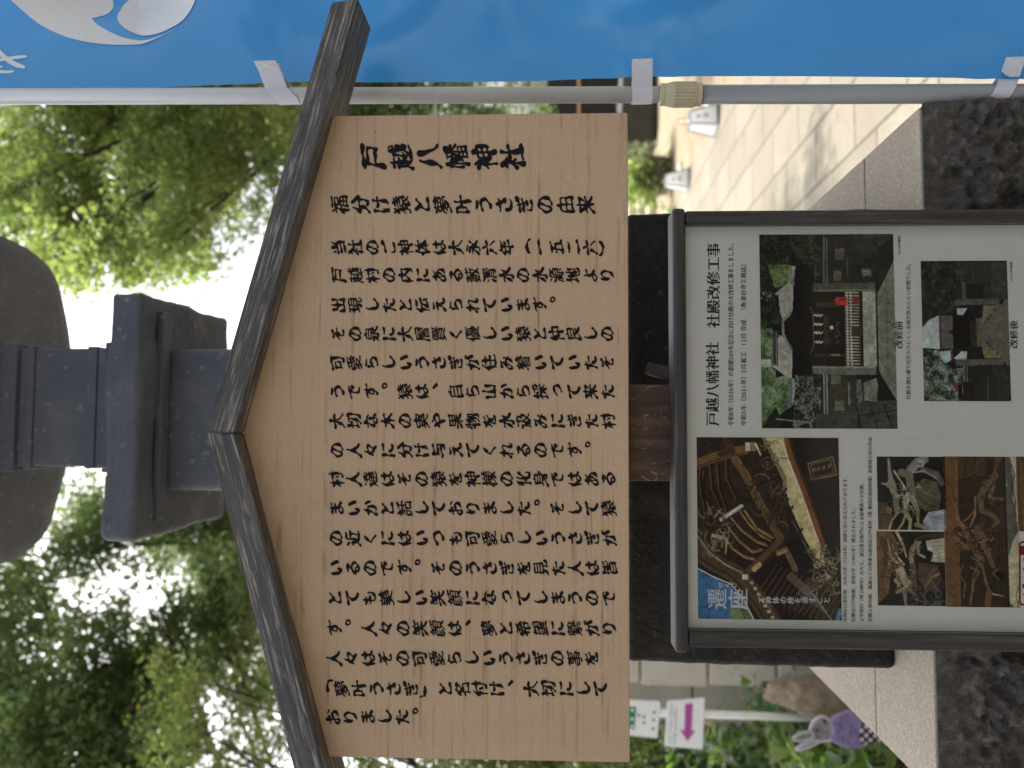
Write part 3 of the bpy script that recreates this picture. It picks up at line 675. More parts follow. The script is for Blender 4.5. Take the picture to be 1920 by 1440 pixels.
def photo_dragon_a():
    c = Canvas(1646.5, 1771, 856.5, 993, 1.1, ZD, (20, 18, 18), 11)
    c.poly([(168, 510), (230, 515), (260, 600), (240, 695), (168, 695)], (78, 62, 46), .3); c.line([(170, 590), (240, 590)], 6, (40, 30, 22))
    c.poly([(400, 420), (470, 350), (560, 370), (585, 470), (570, 560), (480, 570), (420, 520)], (82, 74, 56), .25); c.line([(430, 380), (470, 440), (560, 480)], 8, (116, 106, 80)); c.line([(440, 470), (480, 520), (560, 540)], 6, (50, 44, 34))
    c.line([(390, 290), (440, 240), (480, 220)], 60, (120, 118, 110)); c.line([(440, 230), (480, 240), (470, 270), (440, 265)], 10, (170, 168, 160)); c.line([(470, 290), (560, 320), (590, 380)], 40, (88, 84, 76)); c.line([(400, 310), (480, 300), (560, 350)], 12, (136, 132, 122))
    c.line([(245, 215), (250, 300), (260, 370)], 14, (128, 126, 118), 34); c.line([(200, 385), (250, 395), (280, 430)], 14, (150, 140, 116), 26)
    c.line([(260, 380), (290, 480), (290, 570)], 54, (126, 118, 98), 30); c.line([(330, 310), (380, 330), (390, 420), (370, 480)], 52, (112, 104, 88)); c.line([(280, 300), (330, 380), (360, 430), (350, 480)], 12, (170, 162, 140)); c.line([(340, 400), (330, 460), (360, 490), (375, 440)], 8, (176, 168, 146))
    c.line([(350, 490), (350, 560), (370, 620)], 44, (138, 130, 108), 26); c.line([(400, 490), (430, 560), (430, 650)], 40, (128, 120, 100), 14)
    c.swirl(245, 400, 430, 600, 46, [(186, 178, 154), (146, 138, 116), (70, 64, 54)], 46, 6)
    c.line([(300, 580), (260, 630), (240, 690)], 14, (150, 136, 104)); c.line([(350, 590), (330, 650), (300, 690)], 14, (156, 140, 106)); c.line([(380, 620), (375, 690)], 22, (150, 136, 110))
    c.poly([(500, 575), (615, 555), (615, 695), (500, 695), (460, 640)], (146, 154, 158), .1)
    for k in range(5): c.line([(500 + k * 8, 600 + k * 16), (560, 605 + k * 10), (615, 590 + k * 16)], 3, (104, 110, 114))
    c.line([(420, 660), (460, 670), (500, 690)], 30, (126, 116, 92)); return c
def photo_dragon_b():
    c = Canvas(1646, 1770.5, 997, 1135, 1.1, ZD, (18, 15, 14), 12)
    c.poly([(165, 710), (270, 710), (310, 800), (300, 880), (250, 1020), (240, 1120), (165, 1200)], (92, 66, 44), .35); c.rect(168, 840, 215, 890, (104, 80, 56)); c.line([(200, 760), (270, 940)], 40, (74, 52, 36)); c.line([(215, 850), (215, 1010)], 5, (46, 32, 22)); c.line([(180, 1010), (250, 1020)], 8, (40, 28, 20))
    c.poly([(490, 770), (613, 750), (613, 915), (520, 910), (540, 850), (500, 830)], (168, 162, 140), .1)
    for k in range(5): c.line([(510 + k * 4, 785 + k * 26), (613, 770 + k * 26)], 3, (124, 118, 100))
    c.poly([(440, 915), (560, 930), (590, 1020), (570, 1110), (480, 1100), (430, 1020)], (70, 54, 38), .3); c.line([(480, 1080), (520, 1020), (570, 990)], 16, (126, 104, 74)); c.line([(490, 1050), (540, 960)], 10, (96, 76, 54))
    c.line([(240, 770), (260, 880), (300, 920), (330, 960)], 12, (150, 132, 98), 26); c.line([(270, 800), (300, 880), (340, 930)], 10, (164, 146, 108), 18); c.line([(300, 715), (340, 800), (360, 880)], 20, (166, 148, 110), 10)
    c.line([(440, 780), (400, 830), (390, 890), (410, 980)], 40, (130, 118, 96), 26); c.line([(440, 780), (440, 860), (480, 880)], 16, (150, 138, 114)); c.line([(440, 760), (500, 740), (600, 730)], 30, (58, 50, 40))
    c.line([(320, 980), (350, 1050), (370, 1080)], 60, (160, 148, 116), 36); c.line([(285, 1040), (310, 1070)], 20, (160, 148, 120)); c.line([(290, 1120), (340, 1095)], 14, (130, 122, 104)); c.line([(340, 1100), (350, 1200)], 32, (120, 116, 106), 16)
    c.line([(370, 1090), (420, 1140)], 40, (90, 82, 66), 14); c.line([(400, 930), (420, 1100)], 22, (70, 60, 46))
    c.swirl(290, 960, 400, 1100, 34, [(188, 176, 142), (140, 128, 100)], 44, 6); c.swirl(380, 1080, 600, 1200, 26, [(86, 86, 84), (110, 106, 96)], 90, 6); c.swirl(230, 780, 430, 940, 20, [(150, 130, 98), (90, 72, 52)], 60, 7)
    return c
def photo_dragon_c():
    c = Canvas(1774.5, 1905, 856.5, 1137.5, 1.0, ZD, (44, 33, 25), 13)
    c.rect(628, 203, 720, 1215, (104, 76, 46), .22, .12)
    for k in range(5): c.line([(640 + k * 15, 203), (646 + k * 14, 700), (640 + k * 15, 1215)], 4, (74, 52, 32), alpha=.7)
    c.line([(635, 360), (680, 390), (700, 520)], 6, (60, 42, 28)); c.rect(720, 203, 900, 350, (66, 48, 33), .3); c.line([(770, 210), (770, 340)], 6, (36, 26, 18)); c.line([(850, 205), (850, 340)], 5, (90, 66, 44)); c.line([(740, 370), (830, 330), (900, 350)], 10, (30, 22, 16))
    c.poly([(860, 560), (1000, 540), (1020, 700), (1010, 870), (900, 880), (860, 700)], (58, 44, 32), .3); c.swirl(870, 560, 1010, 860, 40, [(74, 58, 42), (44, 34, 26)], 80, 6)
    c.line([(960, 330), (900, 400), (860, 480), (870, 570), (940, 600), (970, 640), (940, 670)], 44, (94, 78, 58), 26); c.line([(985, 205), (960, 300)], 50, (84, 62, 42), 20); c.line([(960, 380), (920, 480), (1000, 490)], 20, (100, 84, 62)); c.swirl(850, 340, 960, 560, 24, [(116, 98, 72), (64, 52, 40)], 40, 6)
    c.line([(695, 520), (720, 640), (760, 700)], 12, (120, 88, 62), 36); c.line([(660, 705), (720, 720), (760, 750)], 16, (120, 84, 56), 22); c.line([(700, 750), (740, 800), (780, 820)], 34, (112, 84, 58))
    c.line([(830, 480), (825, 600), (790, 680), (830, 740), (835, 800)], 12, (126, 104, 78)); c.line([(830, 560), (780, 620), (740, 650)], 10, (104, 84, 62)); c.line([(760, 700), (800, 780), (830, 870), (850, 930)], 50, (98, 76, 54), 30); c.line([(840, 690), (880, 800), (930, 940)], 52, (92, 72, 54), 26)
    c.swirl(720, 680, 930, 930, 60, [(134, 112, 84), (92, 72, 52), (58, 44, 33)], 60, 8)
    c.line([(740, 940), (715, 990), (750, 1060), (740, 1150)], 12, (96, 76, 54)); c.line([(790, 950), (840, 980), (800, 1060), (780, 1200)], 14, (104, 84, 60)); c.line([(860, 930), (880, 1040), (900, 1100)], 16, (108, 88, 64)); c.line([(830, 950), (800, 1010), (800, 1110)], 10, (110, 90, 66))
    c.line([(890, 1120), (990, 1140)], 16, (150, 136, 112), 6); c.line([(900, 1120), (890, 1200)], 40, (110, 76, 54)); c.line([(940, 970), (960, 1030), (990, 970)], 18, (64, 52, 42)); c.rect(940, 970, 1000, 1040, (22, 17, 13)); c.line([(960, 960), (930, 990), (960, 1030)], 14, (90, 72, 54))
    c.poly([(1024, 203), (1098, 203), (1098, 1215), (1024, 1215)], (84, 84, 74), .15); c.poly([(1060, 203), (1098, 203), (1098, 700), (1060, 770), (1030, 880), (1030, 1180), (1060, 1215), (1098, 1215), (1098, 760), (1086, 560), (1066, 480), (1080, 400)], (172, 164, 132), .15)
    c.line([(1066, 250), (1085, 330), (1060, 410), (1085, 500), (1075, 600)], 6, (50, 46, 38)); c.line([(1085, 1080), (1070, 1140), (1085, 1210)], 4, (60, 40, 40)); c.line([(1022, 203), (1022, 1215)], 8, (24, 18, 14)); c.specks(1030, 360, 1040, 600, 5, (190, 184, 150), 4)
    return c
def photo_sliver():
    c = Canvas(1909, 1990, 856.5, 996, .9, ZD, (78, 58, 38), 14)
    for k in range(9): c.line([(1112 + k * 30, 203), (1118 + k * 30, 705)], 8, (104, 80, 52))
    c.swirl(1180, 230, 1390, 680, 30, [(110, 90, 64), (60, 46, 33)], 80, 9); return c

# ------------------------------------------------------------------ ground, path, garden bed
def sheet(name, mat, x, y, z, n=2, m=2, bumpy=0, kind='structure'):
    gx, gy = np.meshgrid(np.linspace(*x, n), np.linspace(*y, m), indexing='ij')
    V = np.stack([gx.ravel(), gy.ravel(), np.full(gx.size, z)], 1)
    if bumpy: V[:, 2] += bumpy * vnoise(V, 2.2, 4)
    o = np_mesh(name, V, grid_faces(n, m), mat, smooth=True); return tag(o, kind=kind)
sheet('ground', M['dirt'], (-150, 150), (-60, 300), 0)
sheet('stone_path', M['paving'], (-6, 3.2), (-1.9, 60), .004)
sheet('unseen_dark_ground', M['dark_ground'], (-40, 40), (-40, -1.91), .004)  # unseen dark sheet behind the camera, added to cut light bounced from below
g = sheet('garden_soil', M['soil'], (-8, -.62), (3.42, 14), .006, 90, 90, .09)

# ------------------------------------------------------------------ stone plinth and lantern
def plinth():
    zt, x0, x1, y0, y1 = .964, -.544, .498, 1.208, 2.2
    p = empty('stone_plinth', (0, 1.7, 0), 'rough-faced stone plinth with smooth grey cap slabs under the dark lantern', 'plinth')
    yj = 1.437
    for a, b, c, d in ((x0 + .003, x1 - .003, y0 + .003, yj - .0015), (x0 + .003, x1 - .003, yj + .0015, y1)):
        mb = MB(); abox(mb, (a, b), (c, d), (zt - .016, zt), .003); mb.build('cap_slab', M['cap'], p)
    mb = MB(); abox(mb, (x0 + .10, x1 - .10), (y0 + .12, y1 - .02), (-.05, zt - .021)); mb.build('core', M['rough'], p)
    # hewn faces: a front sheet and its returns
    per = [(x0, y1), (x0, y0), (x1, y0), (x1, y1)]; pts = []
    def seg(a, b, n): return [(a[0] + (b[0] - a[0]) * t, a[1] + (b[1] - a[1]) * t) for t in np.linspace(0, 1, n, endpoint=False)]
    loop = seg(per[0], per[1], 110) + seg(per[1], per[2], 300) + seg(per[2], per[3], 110) + [per[3]]
    L = np.array(loop); zs = np.linspace(zt - .002, -.02, 260); n, m = len(L), len(zs)
    V = np.zeros((n, m, 3)); V[:, :, 0] = L[:, 0:1]; V[:, :, 1] = L[:, 1:2]; V[:, :, 2] = zs
    nx = np.where(np.abs(L[:, 1] - y0) < 1e-6, 0, np.sign(L[:, 0])); ny = np.where(np.abs(L[:, 1] - y0) < 1e-6, -1, 0)
    P = V.reshape(-1, 3); d = (vnoise(P, 13, 3, .5) - .5) * .035 + (.5 - 2 * np.abs(vnoise(P + 5, 36, 3, .5) - .5)) * .036 + (vnoise(P + 9, 85, 2, .5) - .5) * .026 - .012
    edge = np.clip((zt - .012 - P[:, 2]) / .05, 0, 1) ** 1.3; d = d * edge + .006 * edge + .002
    side = np.repeat(ny == 0, m); d = np.where(side, np.minimum(d, .03) - .006 - .012 * (1 - edge), d)
    P[:, 0] += np.repeat(nx, m) * d; P[:, 1] += np.repeat(ny, m) * d
    np_mesh('hewn_face', P, grid_faces(n, m), M['rough'], p, smooth=False)
    return p
plinth()
def rbox(x, y, z, r, n=26, amp=.0, ns=6, round_top=0, seed=0):
    """rounded, slightly uneven block as arrays"""
    bm = bmesh.new(); bmesh.ops.create_cube(bm, size=1)
    for v in bm.verts: v.co = Vector((x[0] + (v.co.x + .5) * (x[1] - x[0]), y[0] + (v.co.y + .5) * (y[1] - y[0]), z[0] + (v.co.z + .5) * (z[1] - z[0])))
    bmesh.ops.bevel(bm, geom=bm.edges[:], offset=r, segments=5, affect='EDGES', profile=.5)
    bmesh.ops.subdivide_edges(bm, edges=[e for e in bm.edges if e.calc_length() > r * 1.2], cuts=n, use_grid_fill=True)
    bmesh.ops.triangulate(bm, faces=bm.faces[:]); bm.normal_update()
    P = np.array([v.co[:] for v in bm.verts]); N = np.array([v.normal[:] for v in bm.verts])
    if amp: P = P + N * ((vnoise(P + seed * 3.1, ns, 5, .6) - .5) * 2 * amp)[:, None]
    F = np.array([[v.index for v in f.verts] for f in bm.faces]); bm.free(); return P, F
def lantern():
    q = empty('stone_lantern', (.02, 1.72, .957), 'tall dark weathered stone lantern behind the gabled wooden sign', 'stone lantern')
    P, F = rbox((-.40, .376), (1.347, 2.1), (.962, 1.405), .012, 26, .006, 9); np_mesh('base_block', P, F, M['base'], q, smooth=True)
    P, F = rbox((-.14, .165), (1.60, 1.86), (1.40, 2.377), .02, 14, .003, 8); np_mesh('shaft', P, F, M['lantern'], q, smooth=True)
    P, F = rbox((-.232, .272), (1.504, 1.905), (2.372, 2.443), .012, 22, .012, 10, seed=1); np_mesh('platform', P, F, M['lantern'], q, smooth=True)
    mb = MB()                                                        # ribs and rim under the platform
    for a in ((-.20, .24, 1.565, 1.60),): abox(mb, a[:2], a[2:], (2.358, 2.373), .004)
    mb.build('platform_moulding', M['lantern'], q)
    fx0, fx1, fy0, fy1 = -.090, .166, 1.60, 1.85
    mb = MB(); abox(mb, (fx0, fx1), (fy0, fy1), (2.442, 2.90), .004); mb.build('firebox', M['lantern'], q)
    mb = MB()
    for z0, z1, e in ((2.443, 2.50, .012), (2.522, 2.545, .004), (2.664, 2.682, .006), (2.70, 2.735, .012)): abox(mb, (fx0 - e, fx1 + e), (fy0 - e, fy1 + e), (z0, z1), .003)
    mb.build('firebox_moulding', M['lantern'], q)
    # roof: a rounded square that sweeps up to a cap
    cx, cy, prof = .058, 1.655, [(.00, 2.835, .0), (.20, 2.83, .0), (.36, 2.812, 0), (.392, 2.815, 0), (.40, 2.84, 0), (.395, 2.90, 0), (.30, 2.985, 0), (.2, 3.06, 0), (.12, 3.15, 0), (.10, 3.18, 0), (.0, 3.18, 0)]
    N = 96; VV = []; 
    for r, z, _ in prof:
        for k in range(N):
            a = 2 * math.pi * k / N; c, s = math.cos(a), math.sin(a); e = 5.0
            R = r / (abs(c) ** e + abs(s) ** e) ** (1 / e)
            up = .05 * (r / .4) ** 3 * max(0, (R / max(r, 1e-6) - 1)) / .15 if r > 0 else 0
            VV.append((cx + R * 1.02 * c, cy + R * s, z + .062 + min(up, .06) * .5))
    VV = np.array(VV); i, j = np.meshgrid(np.arange(len(prof) - 1), np.arange(N), indexing='ij'); i, j = i.ravel(), j.ravel()
    np_mesh('lantern_roof', VV, np.stack([i * N + j, (i + 1) * N + j, (i + 1) * N + (j + 1) % N, i * N + (j + 1) % N], 1), M['lantern'], q, smooth=True)
    mb = MB(); tube(mb, [(cx, cy, 3.23), (cx, cy, 3.26), (cx, cy, 3.31), (cx, cy, 3.38), (cx, cy, 3.44), (cx, cy, 3.48)], [.06, .09, .11, .10, .06, .005], 20); mb.build('finial', M['lantern'], q, smooth=True)
lantern()

# ------------------------------------------------------------------ gabled wooden sign
def sign():
    s = empty('shrine_sign', (0, 1.13, 0), 'gabled pale wooden sign with black brush lettering under weathered dark roof planks', 'sign')
    PL = BOARD
    RF = .034                                                         # the roof stands this far in front of the panel
    front = Plane(1.100); front.O = BOARD.O + EN * RF
    # roof planks
    apex_t, apex_b = front.pt(387, 811), front.pt(440, 812)
    ends = [(front.pt(622, 4), front.pt(672, -3)), (front.pt(571, 1520), front.pt(627, 1520))]
    for i, (et, eb) in enumerate(ends):
        a = Vector((apex_t[0], apex_t[1])); b = Vector((apex_b[0], apex_b[1])); c = Vector(et); d = Vector(eb)
        if i == 0: gap = .0008
        else: gap = -.0008
        a.x += gap; b.x += gap
        ux = ((c - a) + (d - b)).normalized(); L = ((c - a).length + (d - b).length) / 2
        mb = MB(); n = 60; prof = [(0, 0), (0, .078), (1, .078), (1, 0)]
        rows = []
        for k in range(n + 1):
            t = k / n; p, q = a.lerp(c, t), b.lerp(d, t)
            rows.append([(p, 0), (p, .083), (q, .083), (q, 0)])
        vs, lc = [], []
        for k, r in enumerate(rows):
            for (p, dd) in r:
                wv = 0
                vs.append(front.W(p.x, p.y + wv, -dd)); lc.append(Vector((L * k / n + i * 5, (p - a.lerp(c, k / n)).length + i, dd)))
        fs = [(0, 1, 2, 3), tuple(4 * n + j for j in (3, 2, 1, 0))]
        for k in range(n):
            for j in range(4): fs.append((4 * k + j, 4 * k + (j + 1) % 4, 4 * k + 4 + (j + 1) % 4, 4 * k + 4 + j))
        mb.add(vs, fs, lc); o = mb.build('roof_plank', M['weathered'], s)
        bm = bmesh.new(); bm.from_mesh(o.data); bmesh.ops.recalc_face_normals(bm, faces=bm.faces[:]); 
        ed = [e for e in bm.edges if len(e.link_faces) == 2 and e.calc_face_angle(0) > .8]
        bmesh.ops.bevel(bm, geom=ed, offset=.0016, segments=2, affect='EDGES'); bm.to_mesh(o.data); bm.free()
    # panel
    out = [PL.pt(1181, 1430), PL.pt(1177, 211), PL.pt(622, 217), PL.pt(438, 811), PL.pt(608, 1419)]
    n = len(out); vs = [PL.W(x, z, 0) for x, z in out] + [PL.W(x, z, -.018) for x, z in out]
    lc = [Vector((x, 0, z)) for x, z in out] + [Vector((x, .018, z)) for x, z in out]
    mb = MB().add(vs, [tuple(range(n)), tuple(range(2 * n - 1, n - 1, -1))] + [(i + n, (i + 1) % n + n, (i + 1) % n, i) for i in range(n)], lc)
    pan = mb.build('panel', M['board'], s)
    bm = bmesh.new(); bm.from_mesh(pan.data); bmesh.ops.recalc_face_normals(bm, faces=bm.faces[:]); bmesh.ops.bevel(bm, geom=bm.edges[:], offset=.0012, segments=2, affect='EDGES'); bm.to_mesh(pan.data); bm.free()
    build_text(vcol("戸越八幡神社", 699, 52.4, 294, PL, .96), 'bold', PL, M['ink'], 'lettering', pan)
    for t, x0, p, y in SIGN_COLS: build_text(vcol(t, x0, p, y, PL, .97), 'brush', PL, M['ink'], 'lettering', pan)
    # post and peg
    P0, P1 = at_y(1200, 902, 1.135), at_y(1200, 721, 1.135)
    mb = MB(); bar(mb, PL.O, EZ, EX, EN, (-.6, .36), (P0.x, P1.x), (-.072, -.034), .002); mb.build('post', M['post'], s)
    mb = MB(); bar(mb, PL.O, EX, EZ, EN, (-.35, .40), (.05, .11), (-.0335, -.0185), .002); mb.build('batten', M['post'], s)
    pa, pb = at_y(1217, 692, 1.185), at_y(1275, 706, 1.15)
    d = (pb - pa).normalized(); e = d.cross(Y_).normalized(); h = d.cross(e).normalized()
    mb = MB(); bar(mb, pa, d, e, h, (0, (pb - pa).length), (-.009, .009), (-.009, .009), .001); mb.build('peg', M['bolt'], s)
sign()

# ------------------------------------------------------------------ framed notice board with its two posters
ZBOT = -.70
def notice_board():
    f = empty('notice_board', (0, 1.1, 0), 'dark charcoal framed notice case holding two printed posters below the sign', 'notice board')
    C = CASE
    xl, xr = C.pt(1600, 1225)[0], C.pt(1600, 391)[0]; il, ir = C.pt(1600, 1189)[0], C.pt(1600, 416)[0]
    zt, zi = C.pt(1264, 800)[1], C.pt(1289, 800)[1]
    def rail(name, x, z, d, along, seed, bev=.0025):
        mb = MB()
        if along == 'x': bar(mb, C.O, EX, EZ, EN, x, z, d, bev, seed=seed)
        else: bar(mb, C.O, EZ, EX, EN, z, x, d, bev, seed=seed)
        mb.build(name, M['frame'], f)
    rail('frame_rail', (xl - .004, xr + .003), (zi, zt), (-.045, 0), 'x', 1, .005)
    rail('frame_rail', (xl + .004, il), (ZBOT, zi - .0005), (-.042, -.002), 'z', 2)
    rail('frame_rail', (ir, xr - .001), (ZBOT, zi - .0005), (-.042, -.002), 'z', 3)
    rail('frame_rail', (xl - .004, xr + .003), (ZBOT - .035, ZBOT - .0005), (-.045, 0), 'x', 4, .005)
    mb = MB(); bar(mb, C.O, EX, EZ, EN, (xl + .006, xr - .006), (ZBOT - .02, zt - .006), (-.040, -.030)); mb.build('backing', M['black'], f)
    mb = MB(); bar(mb, C.O, EX, EZ, EN, (il + .0005, ir - .0005), (ZBOT + .001, zi - .001), (-.0145, -.0125)); mb.build('glazing', M['acrylic'], f)
    for x in (xl + .03, xr - .07):
        mb = MB(); bar(mb, C.O, EZ, EX, EN, (-1.52, ZBOT - .036), (x, x + .04), (-.042, -.004), .002, seed=x); mb.build('leg', M['frame'], f)
notice_board()
def poster(name, label, xy0, xy1, dd):
    a, b = PAPER.pt(*xy0), PAPER.pt(*xy1)
    p = empty(name, PAPER.W((a[0] + b[0]) / 2, ZBOT + .006, dd), label, 'poster', 'posters in the notice case')
    n, m = 40, 60; gx, gz = np.meshgrid(np.linspace(a[0], b[0], n), np.linspace(ZBOT + .006, a[1], m), indexing='ij')
    V = np.array(PAPER.O) + np.outer(gx.ravel(), EX) + np.outer(gz.ravel(), EZ) + np.outer(np.full(gx.size, dd), EN)
    np_mesh('paper', V, grid_faces(n, m), M['paper'], p, smooth=True); return p
pr = poster('poster', 'white poster with two shrine photographs one above the other, right half of the notice case', (1288, 818.5), (1288, 420), .0008)
plft = poster('poster', 'white poster with a large eaves photograph above dragon carvings, left half of the notice case', (1291, 1186), (1291, 817), 0)
for t, xb, em, y0, y1, st in RIGHT_LINES: build_text(hline(t, xb, em, y0, y1, PAPER), st, PAPER, M['printink'], 'lettering', pr, .0013)
for t, xb, em, y0, y1, st in LEFT_LINES: build_text(hline(t, xb, em, y0, y1, PAPER), st, PAPER, M['printink'], 'lettering', plft, .0005)
photo_before().sheet('printed_photo', PAPER, pr, .0011); photo_after().sheet('printed_photo', PAPER, pr, .0011)
ev = photo_eaves().sheet('printed_photo', PAPER, plft, .0003)
for ph in (photo_dragon_a, photo_dragon_b, photo_dragon_c, photo_sliver): ph().sheet('printed_photo', PAPER, plft, .0003)
def white_cap(text, x0, pitch, y):
    return build_text(vcol(text, x0, pitch, y, PAPER), 'serif', PAPER, M['white_ink'], 'lettering', plft, .0007)
white_cap("遷座", ZC(232, 0)[0], 39.5, ZC(0, 1162)[1]); white_cap("せんざ", ZC(255, 0)[0], 12.2, ZC(0, 1068)[1]); white_cap("ご神体の座を遷すこと", ZC(530, 0)[0], 13.6, ZC(0, 1170)[1])
def stamp():
    mb = MB()
    def strip(P, wd):
        Q = [PAPER.pt(*ZD(*p)) for p in P]; wd = wd / 3.6 * 1.108 / FPX / 2
        for (a, b) in zip(Q[:-1], Q[1:]):
            d = Vector((b[0] - a[0], b[1] - a[1])); d.normalize(); e = Vector((-d.y, d.x)) * wd; d = d * wd * .9
            mb.add([PAPER.W(a[0] - d.x + e.x, a[1] - d.y + e.y, .0006), PAPER.W(b[0] + d.x + e.x, b[1] + d.y + e.y, .0006), PAPER.W(b[0] + d.x - e.x, b[1] + d.y - e.y, .0006), PAPER.W(a[0] - d.x - e.x, a[1] - d.y - e.y, .0006)], [(0, 1, 2, 3)])
    strip([(1300, 778), (1135, 778), (1122, 790), (1122, 1185), (1135, 1200), (1300, 1200)], 12)
    for y, wd, L in ((835, 60, 10), (895, 16, 30), (960, 16, 30), (1010, 6, 30), (1075, 26, 20), (1130, 14, 40)): strip([(1152, y), (1152 + L, y)], wd)
    mb.build('stamp_mark', M['redink'], plft)
stamp()

# ------------------------------------------------------------------ banner on its pole
PT, PB = at_y(0, 181, 1.175), at_y(1280, 177.5, 1.205)
def pole_at(z): return PT + (PB - PT) * ((z - PT.z) / (PB.z - PT.z))
def pz(x): return at_y(x, 178, 1.195).z
def pole():
    p = empty('banner_pole', pole_at(0), 'white telescopic pole with a ribbed beige coupler holding the blue banner', 'pole')
    zc0, zc1 = pz(1317), pz(1237)
    mb = MB(); tube(mb, [pole_at(zc0 - .0), pole_at(2.72)], .0128, 24); mb.build('upper_tube', M['pole'], p, smooth=False)
    for q in p.children: q.data.polygons.foreach_set('use_smooth', [len(f.vertices) == 4 for f in q.data.polygons])
    mb = MB(); tube(mb, [pole_at(-.005), pole_at(zc0 + .01)], .0147, 24); o = mb.build('lower_tube', M['pole_grey'], p); o.data.polygons.foreach_set('use_smooth', [len(f.vertices) == 4 for f in o.data.polygons])
    n = 72; P, Rr = [], []
    Ht = zc1 - zc0
    def ring(t, r, rib=0): P.append(pole_at(zc1 - Ht * t)); Rr.append([r - (rib if k % 3 == 0 else 0) for k in range(n)])
    ring(0, .0150); ring(.02, .0168); ring(.10, .0172); ring(.12, .0165); ring(.30, .0192); ring(.36, .0196); ring(.37, .0196, .0016); ring(.82, .0196, .0016); ring(.83, .0194); ring(.86, .0190); ring(.87, .0178); ring(.98, .0178); ring(1, .0165)
    mb = MB(); tube(mb, P, Rr, n); mb.build('coupler', M['coupler'], p)
    a = pole_at(2.70); mb = MB(); tube(mb, [a + Vector((-.02, 0, 0)), a + Vector((.62, .0, .0))], .007, 12); mb.build('top_arm', M['pole'], p)
    # webbing straps
    for (xa, xb, dz) in ((490, 530, -.032), (1184, 1222, -.001), (1888, 1926, .020)):
        zt, zb = pz(xa), pz(xb); c = pole_at((zt + zb) / 2); c = Vector((c.x, c.y, 0)); r = .0152 if xa > 1250 else .0136
        path = [(.046, -.0250, 0.0), (.030, -.0220, .25)]
        for k in range(15): ang = R_(-62 - k * 200 / 14); path.append((r * math.cos(ang) * 1.02, r * math.sin(ang) * 1.02, .25 + .75 * min(1, (k + 2) / 7)))
        path += [(.022, -.0125, .35), (.046, -.0145, .05)]
        vs, lc, s_ = [], [], 0
        for i, (x, y, t) in enumerate(path):
            if i: s_ += math.hypot(x - path[i - 1][0], y - path[i - 1][1])
            for zz in (zt, zb): vs.append(c + Vector((x, y, zz + dz * t))); lc.append(Vector((s_, 0, zz)))
        fs = [(2 * i, 2 * i + 2, 2 * i + 3, 2 * i + 1) for i in range(len(path) - 1)]
        o = MB().add(vs, fs, lc).build('strap', M['strap'], p); md = o.modifiers.new('thick', 'SOLIDIFY'); md.thickness = .0012; md.offset = 0
        mb = MB()
        for q0, q1 in (((.044, .1), (.031, .9)), ((.044, .9), (.031, .1))):
            A = c + Vector((q0[0], -.0262, zt + (zb - zt) * q0[1] + dz * .05)); B = c + Vector((q1[0], -.0238, zt + (zb - zt) * q1[1] + dz * .2)); tube(mb, [A, B], .0004, 5)
        mb.build('stitching', M['thread'], o)
pole()
BZ0, BZ1 = .62, 2.66
def edge_x(z):
    """x of the banner's free edge at height z, following the photograph's slack between straps"""
    V = [-400, 0, 280, 560, 700, 1000, 1200, 1500, 1880, 2600]; Yv = [175, 172, 166, 153, 156, 155, 146, 145, 146, 146]
    zs = [at_y(v, y, 1.195).z for v, y in zip(V, Yv)]; xs = [at_y(v, y, 1.195).x for v, y in zip(V, Yv)]
    return np.interp(z, zs[::-1], xs[::-1])
def cloth(u, z):
    """banner surface: u metres from the edge, z height"""
    x = edge_x(z) + u
    fold = .036 * np.sin(7 * u + 10.5 * z + 1.6 * np.sin(3.3 * z + 4 * u)) * np.clip((u - .04) / .12, 0, 1) + .016 * np.sin(-9 * u + 15 * z + 1.1) * np.clip((u - .04) / .1, 0, 1) + .009 * np.sin(21 * u - 8 * z + 2) * np.clip((u - .03) / .12, 0, 1) + .0025 * np.sin(47 * u + 19 * z) * np.clip(u / .1, 0, 1)
    fold = fold + .006 * np.sin(3.1 * z + 1)
    for z0, u0, sl, wd, am in ((2.22, .10, .35, .035, .010), (1.98, .07, -.25, .03, .009), (1.62, .14, .22, .05, .010), (1.30, .10, -.4, .04, .009), (1.06, .06, .7, .03, .010)):
        dd = (z - z0 - sl * (u - u0)) / wd; fold = fold + am * np.exp(-np.abs(dd) ** 1.4) * np.clip((u - .03) / .06, 0, 1)
    for zs in (pz(510), pz(1203), pz(1895)):
        d = np.abs(z - zs); fold = fold - .007 * np.exp(-(d / .05) ** 2) * np.exp(-u / .05) * np.cos(60 * (z - zs - .6 * u))
        fold = fold + .005 * np.exp(-((z - zs + .55 * u) / .02) ** 2) * np.exp(-u / .12) + .004 * np.exp(-((z - zs - .35 * u) / .018) ** 2) * np.exp(-u / .14)
    return np.stack([x, 1.186 + .02 * (BZ1 - z) * .5 + fold * 1.0 - .004, z], -1)
